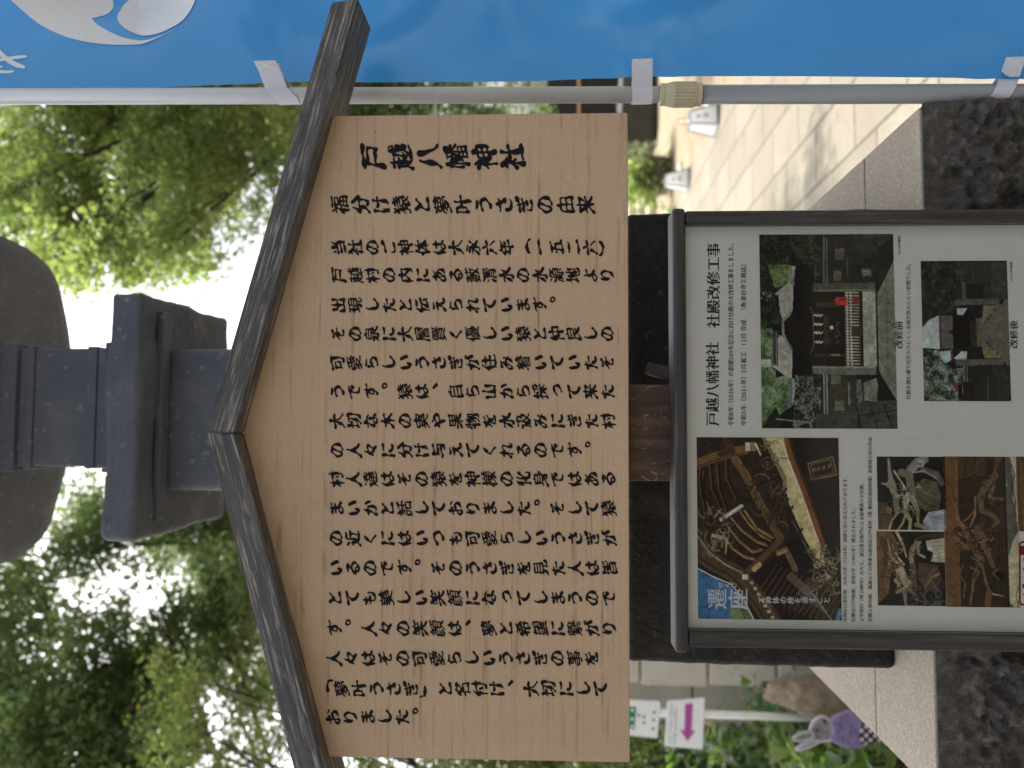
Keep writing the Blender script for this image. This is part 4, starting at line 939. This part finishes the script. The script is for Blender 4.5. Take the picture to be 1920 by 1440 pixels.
def banner():
    b = empty('shrine_banner', (float(edge_x(1.6)), 1.19, BZ0), 'tall blue cloth banner with a white comma-swirl emblem tied to the pole', 'banner')
    us, zs = np.linspace(0, .58, 130), np.linspace(BZ0, BZ1, 420); gu, gz = np.meshgrid(us, zs, indexing='ij')
    V = cloth(gu.ravel(), gz.ravel()); np_mesh('cloth', V, grid_faces(130, 420), M['banner'], b, smooth=True)
    def px(P, sx=4.8):
        out = []
        for x, y in P: q = at_y(x / sx, y / sx, 1.19); out.append((q.x - float(edge_x(q.z)), q.z))
        return np.array(out)
    def smooth(P, n=8):
        P = np.array(P, float); out = []
        for i in range(len(P) - 1):
            p0, p1, p2, p3 = P[max(i - 1, 0)], P[i], P[i + 1], P[min(i + 2, len(P) - 1)]
            for t in np.arange(n) / n: out.append(.5 * (2 * p1 + (p2 - p0) * t + (2 * p0 - 5 * p1 + 4 * p2 - p3) * t * t + (3 * p1 - p0 - 3 * p2 + p3) * t ** 3))
        return out + [tuple(P[-1])]
    def patch(name, outline):
        P = px(outline); V2, T = fill([P])
        bm = bmesh.new(); vs = [bm.verts.new((p[0], p[1], 0)) for p in V2]
        for t in T:
            try: bm.faces.new([vs[i] for i in t])
            except ValueError: pass
        for _ in range(5):
            ed = [e for e in bm.edges if e.calc_length() > .012]
            if not ed: break
            bmesh.ops.subdivide_edges(bm, edges=ed, cuts=1); bmesh.ops.triangulate(bm, faces=bm.faces[:])
        bm.verts.index_update(); A = np.array([v.co[:2] for v in bm.verts]); F = np.array([[v.index for v in f.verts] for f in bm.faces]); bm.free()
        W = cloth(A[:, 0], A[:, 1]); W[:, 1] -= .0016; np_mesh(name, W, F, M['white_ink'], b, smooth=True)
    outer = smooth([(105, 0), (330, 200), (560, 315), (760, 362), (960, 378), (1130, 368), (1300, 335), (1450, 290), (1590, 237)])
    inner = smooth([(1590, 236), (1440, 288), (1300, 312), (1160, 308), (1050, 290), (950, 250), (860, 200), (800, 155), (756, 106)]) + smooth([(756, 106), (820, 65), (850, 30), (862, 0), (858, -120), (780, -300), (560, -420), (300, -420), (60, -280), (-20, -160), (105, 0)])
    patch('emblem', outer + inner[1:-1])
    patch('emblem', smooth([(930, 0), (945, 60), (980, 120), (1050, 190), (1130, 232), (1220, 258), (1330, 268), (1420, 260), (1500, 238), (1620, 190), (1690, 130), (1735, 70), (1770, 0), (1790, -150), (1760, -330), (1640, -560), (1420, -760), (1150, -860), (1300, -700), (1380, -520), (1330, -380), (1180, -300), (1000, -220), (935, -110), (930, 0)])[:-1])
    def stroke(pts, wd):
        P = np.array(smooth(pts, 6), float); t = np.gradient(P, axis=0); t /= np.linalg.norm(t, axis=1, keepdims=True); n = np.stack([-t[:, 1], t[:, 0]], 1)
        k = np.interp(np.linspace(0, 1, len(P)), [0, .15, .8, .95, 1], [.7, 1, 1, .7, .15])[:, None] * wd / 2
        patch('lettering', [tuple(p) for p in np.concatenate([P + n * k, (P - n * k)[::-1]])])
    stroke([(-180, 300), (-60, 420), (60, 530), (150, 585), (235, 612)], 42)
    stroke([(-150, 575), (0, 545), (120, 522), (248, 508)], 30)
    stroke([(-120, 600), (-40, 640), (50, 655), (140, 648)], 26)
    stroke([(-60, 590), (-10, 600), (36, 612)], 18)
banner()

# ------------------------------------------------------------------ foliage
def leaf_arrays(C, size, cols, up=.55, ratio=.5, g=None):
    """one bent four-cornered leaf at each point of C"""
    g = g or rng; n = len(C)
    nrm = g.normal(size=(n, 3)); nrm[:, 2] = np.abs(nrm[:, 2]) * up * 2 + up; nrm /= np.linalg.norm(nrm, axis=1, keepdims=True)
    a = g.normal(size=(n, 3)); a -= nrm * (a * nrm).sum(1, keepdims=True); a /= np.linalg.norm(a, axis=1, keepdims=True)
    b = np.cross(nrm, a); s = (size * g.uniform(.65, 1.3, n))[:, None]
    V = np.empty((n, 4, 3)); V[:, 0] = C - a * s * .5; V[:, 2] = C + a * s * .5 - nrm * s * .08
    V[:, 1] = C + b * s * ratio * .5 + nrm * s * .10; V[:, 3] = C - b * s * ratio * .5 + nrm * s * .10
    F = np.arange(n * 4).reshape(n, 4); return V.reshape(-1, 3), F, np.repeat(cols, 4, 0)
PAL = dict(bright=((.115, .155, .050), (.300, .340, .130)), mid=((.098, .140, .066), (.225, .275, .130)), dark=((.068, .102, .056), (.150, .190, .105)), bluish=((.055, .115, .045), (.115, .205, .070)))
def crown_points(clusters, g, sig=.085, tufts_k=1.0, flat_k=.55):
    out, cid = [], []
    for ci, (p, r, n) in enumerate(clusters):
        k = max(3, int(n / 42 * tufts_k)); d = g.normal(size=(k, 3)); d /= np.linalg.norm(d, axis=1, keepdims=True)
        rad = g.uniform(.25, 1.0, k) ** .6
        T = np.array(p) + d * rad[:, None] * np.array([r, r, r * .8])
        idx = g.integers(k, size=n); q = T[idx] + g.normal(size=(n, 3)) * np.array([sig, sig, sig * flat_k]); out.append(q); cid.append(ci * 1000 + idx)
    return np.concatenate(out), np.concatenate(cid)
def tree(name, label, base, clusters, leaf, pal, seed, trunk_r=.12, fork=2.2, mat='leaf', sig=.085, ratio=.5, limbs=True, group=None, cat='tree', lean=(0, 0)):
    g = np.random.default_rng(seed); b = Vector((base[0], base[1], 0))
    t = empty(name, b, label, cat, group)
    C, cid = crown_points(clusters, g, sig); lo, hi = (np.array(x) for x in PAL[pal])
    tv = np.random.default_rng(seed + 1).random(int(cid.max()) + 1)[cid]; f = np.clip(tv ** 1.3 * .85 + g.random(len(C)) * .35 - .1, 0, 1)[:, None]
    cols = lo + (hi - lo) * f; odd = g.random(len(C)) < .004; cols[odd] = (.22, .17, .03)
    V, F, cc = leaf_arrays(C, leaf, cols, .5, ratio, g); np_mesh('crown', V, F, M[mat], t, colr=cc)
    if limbs:
        mb = MB(); top = b + Vector((lean[0], lean[1], fork)); tube(mb, [b, b.lerp(top, .5) + Vector((.05, .03, 0)), top], [trunk_r * 1.25, trunk_r, trunk_r * .8], 12)
        for k, (p, r, n) in enumerate(clusters):
            if k % 5 and len(clusters) > 8: continue
            p = Vector(p); mid = top.lerp(p, .5) + Vector((g.uniform(-.2, .2), g.uniform(-.2, .2), .25)); tube(mb, [top - Vector((0, 0, .05)), mid, p], [trunk_r * .4, trunk_r * .18, .008], 7)
            for j in range(3):
                e = p + Vector(g.normal(size=3) * r * .7); tube(mb, [mid.lerp(p, .4 + .2 * j), e], [.016, .004], 5)
        mb.build('trunk', M['bark'], t, smooth=True)
    return t
def region(x0, x1, y0, y1, D, n, r, dens, seed, keep=None):
    """foliage masses standing between depths D over a stretch of the view"""
    g = np.random.default_rng(seed); out = []
    while len(out) < n:
        x, y, d = g.uniform(x0, x1), g.uniform(y0, y1), g.uniform(*D)
        if keep and not keep(x, y): continue
        rr = g.uniform(*r); out.append((tuple(at_y(x, y, d)), rr, int(dens * rr * rr)))
    return out
no_gap_r = lambda x, y: not (425 < x < 560 and y > 430) and not (120 < x < 215 and y > 500) and not (x > 200 and y > 520)
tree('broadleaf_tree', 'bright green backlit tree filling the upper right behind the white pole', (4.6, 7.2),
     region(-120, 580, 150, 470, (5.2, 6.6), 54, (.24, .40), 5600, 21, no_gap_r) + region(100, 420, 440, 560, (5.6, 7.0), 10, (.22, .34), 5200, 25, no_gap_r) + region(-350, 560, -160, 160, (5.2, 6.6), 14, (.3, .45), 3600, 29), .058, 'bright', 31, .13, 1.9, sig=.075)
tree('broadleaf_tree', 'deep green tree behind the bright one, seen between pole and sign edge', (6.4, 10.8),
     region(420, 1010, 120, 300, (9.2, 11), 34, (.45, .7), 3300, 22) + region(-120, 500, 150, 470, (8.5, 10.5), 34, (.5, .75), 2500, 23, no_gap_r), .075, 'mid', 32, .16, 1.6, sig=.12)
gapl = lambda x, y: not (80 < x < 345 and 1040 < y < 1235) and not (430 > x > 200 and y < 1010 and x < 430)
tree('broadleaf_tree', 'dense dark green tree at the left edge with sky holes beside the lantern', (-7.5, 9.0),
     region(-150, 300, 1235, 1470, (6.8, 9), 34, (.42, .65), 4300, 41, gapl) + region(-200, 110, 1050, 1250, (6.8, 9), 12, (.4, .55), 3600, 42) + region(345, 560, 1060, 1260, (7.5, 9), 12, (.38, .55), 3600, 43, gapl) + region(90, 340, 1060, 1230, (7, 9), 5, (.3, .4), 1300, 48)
     + [((x, y, z), .8, 3600) for x, y, z in ((-2.9, 3.3, 6.2), (-2.0, 2.8, 6.0), (-1.5, 3.7, 6.6), (-.9, 3.0, 6.3), (-.5, 3.9, 6.7), (-2.3, 4.2, 6.5), (-1.4, 4.6, 6.9), (-1.1, 2.2, 6.0), (-.2, 2.7, 6.4), (-2.6, 4.9, 6.8))],  # overhead clusters out of view, added to shade the sign and plinth
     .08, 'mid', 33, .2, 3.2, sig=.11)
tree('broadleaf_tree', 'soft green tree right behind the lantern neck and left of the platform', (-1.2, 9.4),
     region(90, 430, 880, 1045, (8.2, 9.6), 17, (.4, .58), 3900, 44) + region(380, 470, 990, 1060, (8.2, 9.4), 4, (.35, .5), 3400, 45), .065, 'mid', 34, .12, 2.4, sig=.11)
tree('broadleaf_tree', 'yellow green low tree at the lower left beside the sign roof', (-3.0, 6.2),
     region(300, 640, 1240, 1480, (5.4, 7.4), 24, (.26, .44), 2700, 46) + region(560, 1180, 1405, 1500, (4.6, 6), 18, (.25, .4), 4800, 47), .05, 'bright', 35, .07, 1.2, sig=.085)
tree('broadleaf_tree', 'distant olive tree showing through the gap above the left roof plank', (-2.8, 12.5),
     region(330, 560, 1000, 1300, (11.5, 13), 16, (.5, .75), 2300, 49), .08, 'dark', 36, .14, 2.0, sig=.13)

# ------------------------------------------------------------------ left garden
def block_wall():
    w_ = empty('stone_block_wall', (-.9, 4.6, 0), 'pale stacked stone block pier behind the lantern base', 'wall')
    mb = MB(); z = 0
    for k, h in enumerate((.375, .37, .37, .37)):
        bar(mb, Vector((0, 0, 0)), X_, Y_, Z_, (-1.425 + .012 * (k % 2), -.35), (4.4, 5.0), (z + .006, z + h - .006), .012, 3, seed=k); z += h
    mb.build('blocks', M['block'], w_)
    mb = MB(); abox(mb, (-1.40, -.37), (4.43, 4.98), (0, z - .02)); mb.build('core', M['greywall'], w_)
block_wall()
def grey_wall():
    w_ = empty('garden_wall', (-2, 6.1, 0), 'low shaded grey stone wall behind the arrow sign', 'wall'); mb = MB()
    for k, (a, b) in enumerate(((-2.2, -1.72), (-1.705, -1.3))):
        for z0, z1 in ((0, .58), (.592, 1.22)): bar(mb, Vector((0, 0, 0)), X_, Y_, Z_, (a, b), (6.0, 6.3), (z0, z1), .01, seed=k + z0)
    mb.build('slabs', M['greywall'], w_)
grey_wall()
def boulder():
    b = at_z(1600, 1305, .02); D = b.y * 1.0; bm = bmesh.new(); bmesh.ops.create_icosphere(bm, subdivisions=5, radius=1)
    P = np.array([v.co[:] for v in bm.verts]); F = np.array([[v.index for v in f.verts] for f in bm.faces]); bm.free()
    P = np.sign(P) * np.abs(P) ** .75; P = P * np.array([.098, .10, .27]); P *= (1 + .8 * (vnoise(P + 3, 6, 5, .65) - .5))[:, None]
    P[:, 0] *= 1 - .25 * (P[:, 2] / .27) ** 3; P += np.array([at_y(1500, 1300, 4.05).x, 4.05, .24])
    o = np_mesh('boulder', P, F, M['rock'], loc=(at_y(1500, 1308, 4.05).x, 4.05, 0), smooth=True); tag(o, 'upright brown boulder at the foot of the stone block pier', 'boulder')
boulder()
def arrow_sign():
    D = 4.0; base = at_y(1500, 1349, D); s = empty('direction_sign', (base.x, D, 0), 'white sign with magenta left arrow on white post among garden leaves', 'sign')
    mb = MB(); tube(mb, [(base.x, D + .03, -.02), (base.x, D + .03, 1.28)], .019, 14); mb.build('post', M['post_white'], s, smooth=True)
    SP = Plane(D); SP.O = Vector((0, D, 1.5))
    def quad(pts, mat, name, parent, lift, thick=.004):
        Q = [at_y(x, y, D - lift) for x, y in pts]; n = len(Q); vs = Q + [q + Vector((0, thick, 0)) for q in Q]
        mb = MB().add(vs, [tuple(range(n)), tuple(range(2 * n - 1, n - 1, -1))] + [(i + n, (i + 1) % n + n, (i + 1) % n, i) for i in range(n)])
        o = mb.build(name, mat, parent); bm = bmesh.new(); bm.from_mesh(o.data); bmesh.ops.recalc_face_normals(bm, faces=bm.faces[:]); bm.to_mesh(o.data); bm.free(); return o
    Zs = lambda x, y: (1170 + x / 9.6, 1290 + y / 9.6)
    a = quad([Zs(*p) for p in ((775, 235), (1450, 178), (1415, 1105), (725, 1045))], M['sign'], 'arrow_panel', s, 0)
    quad([Zs(*p) for p in ((1105, 290), (1235, 285), (1215, 775), (1280, 770), (1145, 955), (1010, 755), (1090, 775))], M['magenta'], 'arrow', a, .004, .002)
    g = np.random.default_rng(4)
    for x0, y0, x1, y1, n in ((860, 265, 815, 1005, 26), (935, 370, 910, 1010, 22)):
        mb = MB()
        for k in range(n):
            t = (k + .5) / n
            if g.random() < .08: continue
            cx, cy = x0 + (x1 - x0) * t, y0 + (y1 - y0) * t
            for _ in range(2):
                ax, ay, bx, by = cx + g.uniform(-28, 10), cy + g.uniform(-10, 10), cx + g.uniform(-6, 30), cy + g.uniform(-10, 10)
                Q = [at_y(*Zs(ax, ay - 3), D - .0045), at_y(*Zs(bx, by - 3), D - .0045), at_y(*Zs(bx, by + 4), D - .0045), at_y(*Zs(ax, ay + 4), D - .0045)]; mb.add(Q, [(0, 1, 2, 3)])
        mb.build('small_print', M['signink'], a)
    u = quad([Zs(*p) for p in ((60, 215), (625, 240), (655, 270), (605, 905), (60, 850))], M['sign'], 'upper_panel', s, .002)
    quad([Zs(*p) for p in ((60, 340), (215, 345), (190, 740), (60, 720))], M['green'], 'green_band', u, .006, .002)
    for x, y in ((150, 400), (150, 560), (150, 690)): quad([Zs(x - 26, y - 26), Zs(x + 22, y - 26), Zs(x + 22, y + 22), Zs(x - 26, y + 22)], M['sign'], 'symbol', u, .0075, .002)
    for x, y in ((268, 490), (360, 520), (360, 630), (545, 440), (535, 580), (525, 740)): quad([Zs(x - 22, y - 16), Zs(x + 22, y - 16), Zs(x + 22, y + 16), Zs(x - 22, y + 16)], M['signink'], 'symbol', u, .006, .002)
arrow_sign()
def rabbit():
    D = 3.5; Zr = lambda x, y: (1460 + x / 8, 1300 + y / 8); b = at_y(*Zr(1500, 560), D)
    r = empty('rabbit_cutout', (b.x, D, 0), 'painted rabbit cutout in a purple top and polka dot skirt in the flower bed', 'garden ornament')
    def smooth(P, n=5):
        P = np.array(P, float); out = []; m = len(P)
        for i in range(m):
            p0, p1, p2, p3 = P[i - 1], P[i], P[(i + 1) % m], P[(i + 2) % m]
            for t in np.arange(n) / n: out.append(.5 * (2 * p1 + (p2 - p0) * t + (2 * p0 - 5 * p1 + 4 * p2 - p3) * t * t + (3 * p1 - p0 - 3 * p2 + p3) * t ** 3))
        return np.array(out)
    def piece(name, P, colr, rim, y, thick=.012, dots=False):
        P = smooth(P); W2 = np.array([(at_y(*Zr(*p), D).x, at_y(*Zr(*p), D).z) for p in P]); V2, T = fill([W2])
        bm = bmesh.new(); vs = [bm.verts.new((p[0], y, p[1])) for p in V2]
        for t in T:
            try: bm.faces.new([vs[i] for i in t])
            except ValueError: pass
        for _ in range(6):
            ed = [e for e in bm.edges if e.calc_length() > .007]
            if not ed: break
            bmesh.ops.subdivide_edges(bm, edges=ed, cuts=1); bmesh.ops.triangulate(bm, faces=bm.faces[:])
        res = bmesh.ops.extrude_face_region(bm, geom=bm.faces[:]); bmesh.ops.translate(bm, verts=[v for v in res['geom'] if isinstance(v, bmesh.types.BMVert)], vec=(0, thick, 0)); bmesh.ops.recalc_face_normals(bm, faces=bm.faces[:])
        bm.verts.index_update(); bmesh.ops.triangulate(bm, faces=bm.faces[:]); A = np.array([v.co[:] for v in bm.verts]); F = np.array([[v.index for v in f.verts] for f in bm.faces]); bm.free()
        d = np.array([np.min(np.hypot(W2[:, 0] - p[0], W2[:, 1] - p[2])) for p in A]); nz = vnoise(A * np.array([1, 0, 1]), 90, 3)
        c = np.array(colr) * (.45 + 1.0 * nz)[:, None]; k = np.clip(1.4 - d / .009, 0, 1)[:, None]; c = c * (1 - k) + np.array(rim) * k
        if dots:
            c = np.tile(np.array([.02, .022, .02]), (len(A), 1)); q = (A[:, [0, 2]] - np.array([b.x, 0])) / .026; q2 = np.stack([q[:, 0] + q[:, 1], q[:, 0] - q[:, 1]], 1) * .7071
            dd = np.hypot(*(q2 - np.round(q2)).T); c[dd < .3] = (.62, .56, .54)
        return np_mesh(name, A, F, M['fur'], r, colr=np.clip(c, 0, 1))
    piece('ear', [(200, 660), (300, 580), (480, 550), (510, 640), (420, 690), (260, 710)], (.16, .15, .15), (.42, .40, .42), D - .014)
    piece('ear', [(240, 830), (330, 750), (480, 690), (600, 690), (590, 740), (420, 820), (300, 855)], (.22, .21, .21), (.46, .44, .46), D - .012)
    piece('head', [(470, 520), (540, 400), (660, 335), (780, 400), (830, 560), (800, 700), (700, 730), (580, 730), (490, 640)], (.20, .19, .20), (.48, .45, .48), D)
    piece('purple_top', [(770, 420), (900, 310), (1160, 235), (1250, 280), (1230, 500), (1240, 720), (1330, 770), (1180, 825), (980, 800), (830, 740), (770, 650), (820, 560)], (.18, .135, .27), (.28, .23, .40), D - .003)
    piece('polka_skirt', [(1230, 480), (1330, 400), (1470, 480), (1620, 640), (1560, 720), (1400, 735), (1220, 735)], (.02, .02, .02), (.02, .02, .02), D - .008, dots=True)
    piece('foot', [(1545, 650), (1620, 690), (1680, 740), (1620, 780), (1550, 720)], (.2, .14, .3), (.25, .18, .36), D - .004)
    for x, y, rr in ((690, 420, 24), (580, 560, 20)):
        c_ = at_y(*Zr(x, y), D - .003); mb = MB(); tube(mb, [c_, c_ - Vector((0, .003, 0))], rr / 8 * D / FPX, 10); mb.build('eye', M['ink'], r)
    for y in (b.x - .03, b.x + .06):
        mb = MB(); tube(mb, [(y, D + .016, -.05), (y, D + .016, .25)], .005, 6); mb.build('stake', M['post'], r)
rabbit()
def plant(label, p, n, L, wdt, pal, seed, h=.35, spread=.22, name='leafy_plant', group='leafy plants in the garden bed'):
    """a low plant of arching blades and oval leaves on stems"""
    g = np.random.default_rng(seed); t = empty(name, p, label, 'plant', group); lo, hi = (np.array(x) for x in PAL[pal])
    V, F, Cc = [], [], []; b = 0; stems = MB()
    for i in range(n):
        a = g.uniform(0, 6.283); e = g.uniform(.25, 1.25); l = L * g.uniform(.6, 1.25); s = np.array([math.cos(a), math.sin(a), 0]); side = np.array([-s[1], s[0], 0])
        root = np.array(p) + s * g.uniform(0, spread) * .45 + np.array([0, 0, g.uniform(0, h) * .8]); c = lo + (hi - lo) * g.random(); k = 6
        if i % 5 == 0: tube(stems, [Vector(p) + Vector(s * .01), Vector(root)], [.005, .003], 5)
        for j in range(k + 1):
            u = j / k; q = root + s * l * u * math.cos(e) + np.array([0, 0, l * (u * math.sin(e) - .55 * u * u)]); wd = wdt * l * math.sin(math.pi * min(.97, u * .93 + .06)) ** .8 * .5
            V += [q - side * wd + np.array([0, 0, wd * .35]), q - np.array([0, 0, 0]), q + side * wd + np.array([0, 0, wd * .35])]; Cc += [c * 1.0, c * .85, c * 1.0]
        for j in range(k):
            o = b + 3 * j; F += [(o, o + 3, o + 4, o + 1), (o + 1, o + 4, o + 5, o + 2)]
        b += 3 * (k + 1)
    np_mesh('leaves', np.array(V), np.array(F), M['shrub'], t, colr=np.array(Cc), smooth=True)
    if stems.v: stems.build('stem', M['bark'], t)
    return t
PLS = [((1465, 1440), 3.9, 26, .20, .40, 'bright', 'bright green strap-leaved plant at the frame edge below the sign corner'), ((1440, 1405), 4.2, 30, .17, .42, 'bright', 'light green leafy clump right of the rabbit ears'),
       ((1500, 1418), 3.6, 14, .16, .75, 'mid', 'broad round-leaved plant beside the rabbit ears'), ((1380, 1425), 4.6, 34, .16, .34, 'dark', 'dark green clump below the arrow sign'),
       ((1330, 1436), 5.0, 34, .18, .35, 'mid', 'mid green clump at the left edge under the arrow sign'), ((1430, 1340), 4.7, 46, .15, .34, 'bluish', 'dark glossy shrub between the arrow sign and the boulder'),
       ((1390, 1325), 5.1, 40, .15, .34, 'bluish', 'bluish green shrub in front of the shaded grey wall'), ((1270, 1400), 5.4, 40, .22, .30, 'mid', 'tall leafy plant covering the corner of the upper sign panel'),
       ((1240, 1432), 4.8, 30, .24, .28, 'bright', 'tall light green plant under the lower left corner of the sign'), ((1560, 1395), 3.75, 22, .10, .30, 'bright', 'small grassy tuft by the rabbit skirt'),
       ((1600, 1418), 3.6, 24, .09, .22, 'bright', 'fine grass tuft at the front of the bed'), ((1545, 1285), 4.1, 20, .10, .34, 'mid', 'small green tuft at the boulder foot near the plinth'),
       ((1310, 1285), 4.35, 12, .13, .35, 'mid', 'sprig of green leaves growing from the block pier edge'), ((1480, 1375), 4.1, 34, .15, .38, 'dark', 'deep green leaves just behind the rabbit head'), ((1420, 1440), 4.4, 30, .2, .4, 'bright', 'yellow green leaves at the bottom frame edge')]
PLS += [((1200, 1415), 6.4, 60, .30, .26, 'dark', 'dark bushy shrub behind the lower left corner of the wooden sign'), ((1300, 1425), 5.6, 50, .26, .26, 'mid', 'bushy green plant behind the left edge of the arrow sign'),
        ((1360, 1400), 5.0, 40, .18, .32, 'mid', 'mid green leafy plant low between arrow sign and white post'), ((1345, 1365), 4.6, 22, .15, .34, 'dark', 'dark leaves crossing the white sign post'),
        ((1455, 1365), 4.5, 30, .15, .30, 'bluish', 'bluish dark leaves between the white post and the rabbit'), ((1410, 1405), 4.3, 26, .2, .24, 'bright', 'bright narrow-leaved plant above the rabbit ears')]
for i, ((x, y), D, n, L, wd, pal, lab) in enumerate(PLS):
    q = at_y(x, y, D); z = max(.03, min(q.z - L * .55, 1.2)); h = z
    plant(lab, (q.x, D, .03), n, L, wd, pal, 60 + i, h=max(.05, q.z - .03), spread=.2)
tree('garden_shrub', 'dark leafy shrub behind the signs at the lower left corner of the wooden sign', (-2.6, 7.2), region(1120, 1330, 1385, 1490, (6.8, 8.0), 26, (.24, .36), 4200, 71), .07, 'dark', 72, .03, .5, sig=.09, cat='shrub')
def ground_cover():
    g = np.random.default_rng(5); n = 5200; C = np.stack([g.uniform(-3.6, -.9, n), g.uniform(3.75, 6.8, n), np.zeros(n)], 1); k = vnoise(C, 2.6, 3); C = C[k > .47]
    C[:, 2] = .08 + np.abs(g.normal(size=len(C))) * .07; lo, hi = (np.array(x) for x in PAL['mid']); cols = lo * .8 + (hi - lo) * g.random((len(C), 1))
    V, F, cc = leaf_arrays(C, .07, cols, .6, .55, g); tag(np_mesh('ground_cover', V, F, M['shrub'], colr=cc), 'low green ground cover over the garden soil', kind='stuff')
ground_cover()

# ------------------------------------------------------------------ right background
def path_lamp(x, y, label, handle, rot):
    q = at_z(x, y, .005); t = empty('path_lamp', q, label, 'lantern', 'white paper lamps along the path edge'); hb, ht, H = .118, .066, .285
    ca, sa = math.cos(rot), math.sin(rot)
    def W(a, b, z): return q + Vector((a * ca - b * sa, a * sa + b * ca, z))
    lo = [W(a * hb, b * hb, .012) for a, b in ((-1, -1), (1, -1), (1, 1), (-1, 1))]; hi = [W(a * ht, b * ht, H) for a, b in ((-1, -1), (1, -1), (1, 1), (-1, 1))]
    MB().add(lo + hi, [(0, 1, 5, 4), (1, 2, 6, 5), (2, 3, 7, 6), (3, 0, 4, 7), (4, 5, 6, 7), (3, 2, 1, 0)]).build('shade', M['lampshade'], t)
    mb = MB()
    for i in range(4): tube(mb, [lo[i], hi[i]], .008, 6); tube(mb, [lo[i], lo[(i + 1) % 4]], .009, 6); tube(mb, [hi[i], hi[(i + 1) % 4]], .008, 6)
    mb.build('lamp_frame', M['lampframe'], t)
    c = (lo[0] + lo[1] + hi[0] + hi[1]) / 4; nn = (lo[1] - lo[0]).cross(hi[0] - lo[0]).normalized(); e = (lo[1] - lo[0]).normalized(); u = nn.cross(e) * (1 if nn.cross(e).z > 0 else -1); mb = MB()
    nn = nn if nn.y < 0 else -nn
    mb.add([c + nn * .003 + e * (math.cos(a) * .014) + u * (.05 + math.sin(a) * .022) for a in np.linspace(0, 6.283, 12, endpoint=False)], [tuple(range(12))])
    for k in range(3): mb.add([c + nn * .003 + e * s * .03 + u * (-.02 * k - .005 + v * .005) for s, v in ((-1, -1), (1, -1), (1, 1), (-1, 1))], [(0, 1, 2, 3)])
    mb.build('mark', M['lampframe'], t)
    if handle:
        mb = MB(); tube(mb, [W(-.04, 0, H), W(-.04, 0, H + .075), W(-.025, 0, H + .105), W(0, 0, H + .115), W(.025, 0, H + .105), W(.04, 0, H + .075), W(.04, 0, H)], .006, 8); mb.build('bamboo_handle', M['bamboo'], t, smooth=True)
path_lamp(1344, 226, 'white tapered paper lamp with bamboo loop handle, nearer the pole', True, R_(12))
path_lamp(1291, 338, 'white tapered paper lamp in front of the bushy planter', False, R_(-4))
def planter():
    q = at_z(1254, 331, .005); t = empty('planter', q, 'squat purple brown planter box behind the farther paper lamp', 'planter')
    mb = MB(); b = .25; n = 4
    vs = [q + Vector((x * b, y * b, z)) for z, b in ((0, .22), (.38, .27), (.38, .24), (.30, .23)) for x, y in ((-1, -1), (1, -1), (1, 1), (-1, 1))]
    fs = [(3, 2, 1, 0)] + [(4 * k + i, 4 * k + (i + 1) % 4, 4 * k + 4 + (i + 1) % 4, 4 * k + 4 + i) for k in range(3) for i in range(4)] + [(12, 13, 14, 15)]
    mb.add(vs, fs); mb.build('pot', M['pot'], t)
    g = np.random.default_rng(9); C = np.array(q) + np.array([-.12, -.18, .42]) + g.normal(size=(900, 3)) * np.array([.22, .16, .16]); lo, hi = (np.array(x) for x in PAL['bright'])
    V, F, cc = leaf_arrays(C, .10, lo + (hi - lo) * g.random((900, 1)), .5, .5, g); o = np_mesh('bush', V, F, M['leaf'], loc=q, colr=cc); o.name = 'leafy_bush'; tag(o, 'bright green leafy bush spilling over the purple brown planter', 'bush')
    mb = MB()
    for k in range(6): tube(mb, [Vector(q) + Vector((0, 0, .28)), Vector(C[k * 9])], [.012, .004], 5)
    mb.build('stem', M['bark'], o)
planter()
def far_things():
    q = at_z(1232, 220, .005); D = q.y; P, F = rbox((at_y(1232, 266, D).x, at_y(1232, 120, D).x), (D, D + 1.2), (0, .62), .05, 10, .03, 3)
    tag(np_mesh('stone_trough', P, F, M['mossy'], loc=(q.x, D, 0), smooth=True), 'mossy dark stone trough below the deep green tree', 'trough')
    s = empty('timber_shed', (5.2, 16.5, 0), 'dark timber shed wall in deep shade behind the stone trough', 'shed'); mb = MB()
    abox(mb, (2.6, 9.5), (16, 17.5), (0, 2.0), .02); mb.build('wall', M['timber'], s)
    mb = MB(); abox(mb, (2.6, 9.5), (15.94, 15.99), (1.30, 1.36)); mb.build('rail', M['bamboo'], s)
    st = empty('stone_steps', (3.6, 14.3, 0), 'low pale stone steps beyond the paving', 'steps'); mb = MB()
    for k in range(3): abox(mb, (2.4, 4.2), (13.6 + k * .4, 14.9), (k * .14 + .001, k * .14 + .139), .01)
    mb.build('treads', M['block'], st)
    for i, (x, y) in enumerate(((1247, 392), (1240, 300))): 
        z = at_z(x + 20, y, .005); plant(('small green sprout beside white pebbles by the far path edge', 'small green sprout by the planter on the sandy ground')[i], (z.x, z.y, .0), 16, .14, .3, 'mid', 90 + i, h=.12, spread=.08, name='sprout', group='sprouts on the sandy ground')
    pebs = [(1279, 312, .05), (1287, 322, .035), (1257, 398, .06), (1336, 196, .06), (1328, 206, .04)]
    for i, (x, y, r) in enumerate(pebs):
        z = at_z(x, y, .0); bm = bmesh.new(); bmesh.ops.create_icosphere(bm, subdivisions=3, radius=r)
        P = np.array([v.co[:] for v in bm.verts]) * np.array([1.2, .9, .7]); P *= (1 + .5 * (vnoise(P + i, 14, 3) - .5))[:, None]; F = np.array([[v.index for v in f.verts] for f in bm.faces]); bm.free()
        tag(np_mesh('white_stone', P + np.array(z) + np.array([0, 0, r * .5]), F, M['pebble'], loc=z, smooth=True), 'white stone lying at the sandy edge of the paving', 'stone', 'white stones along the paving edge')
far_things()
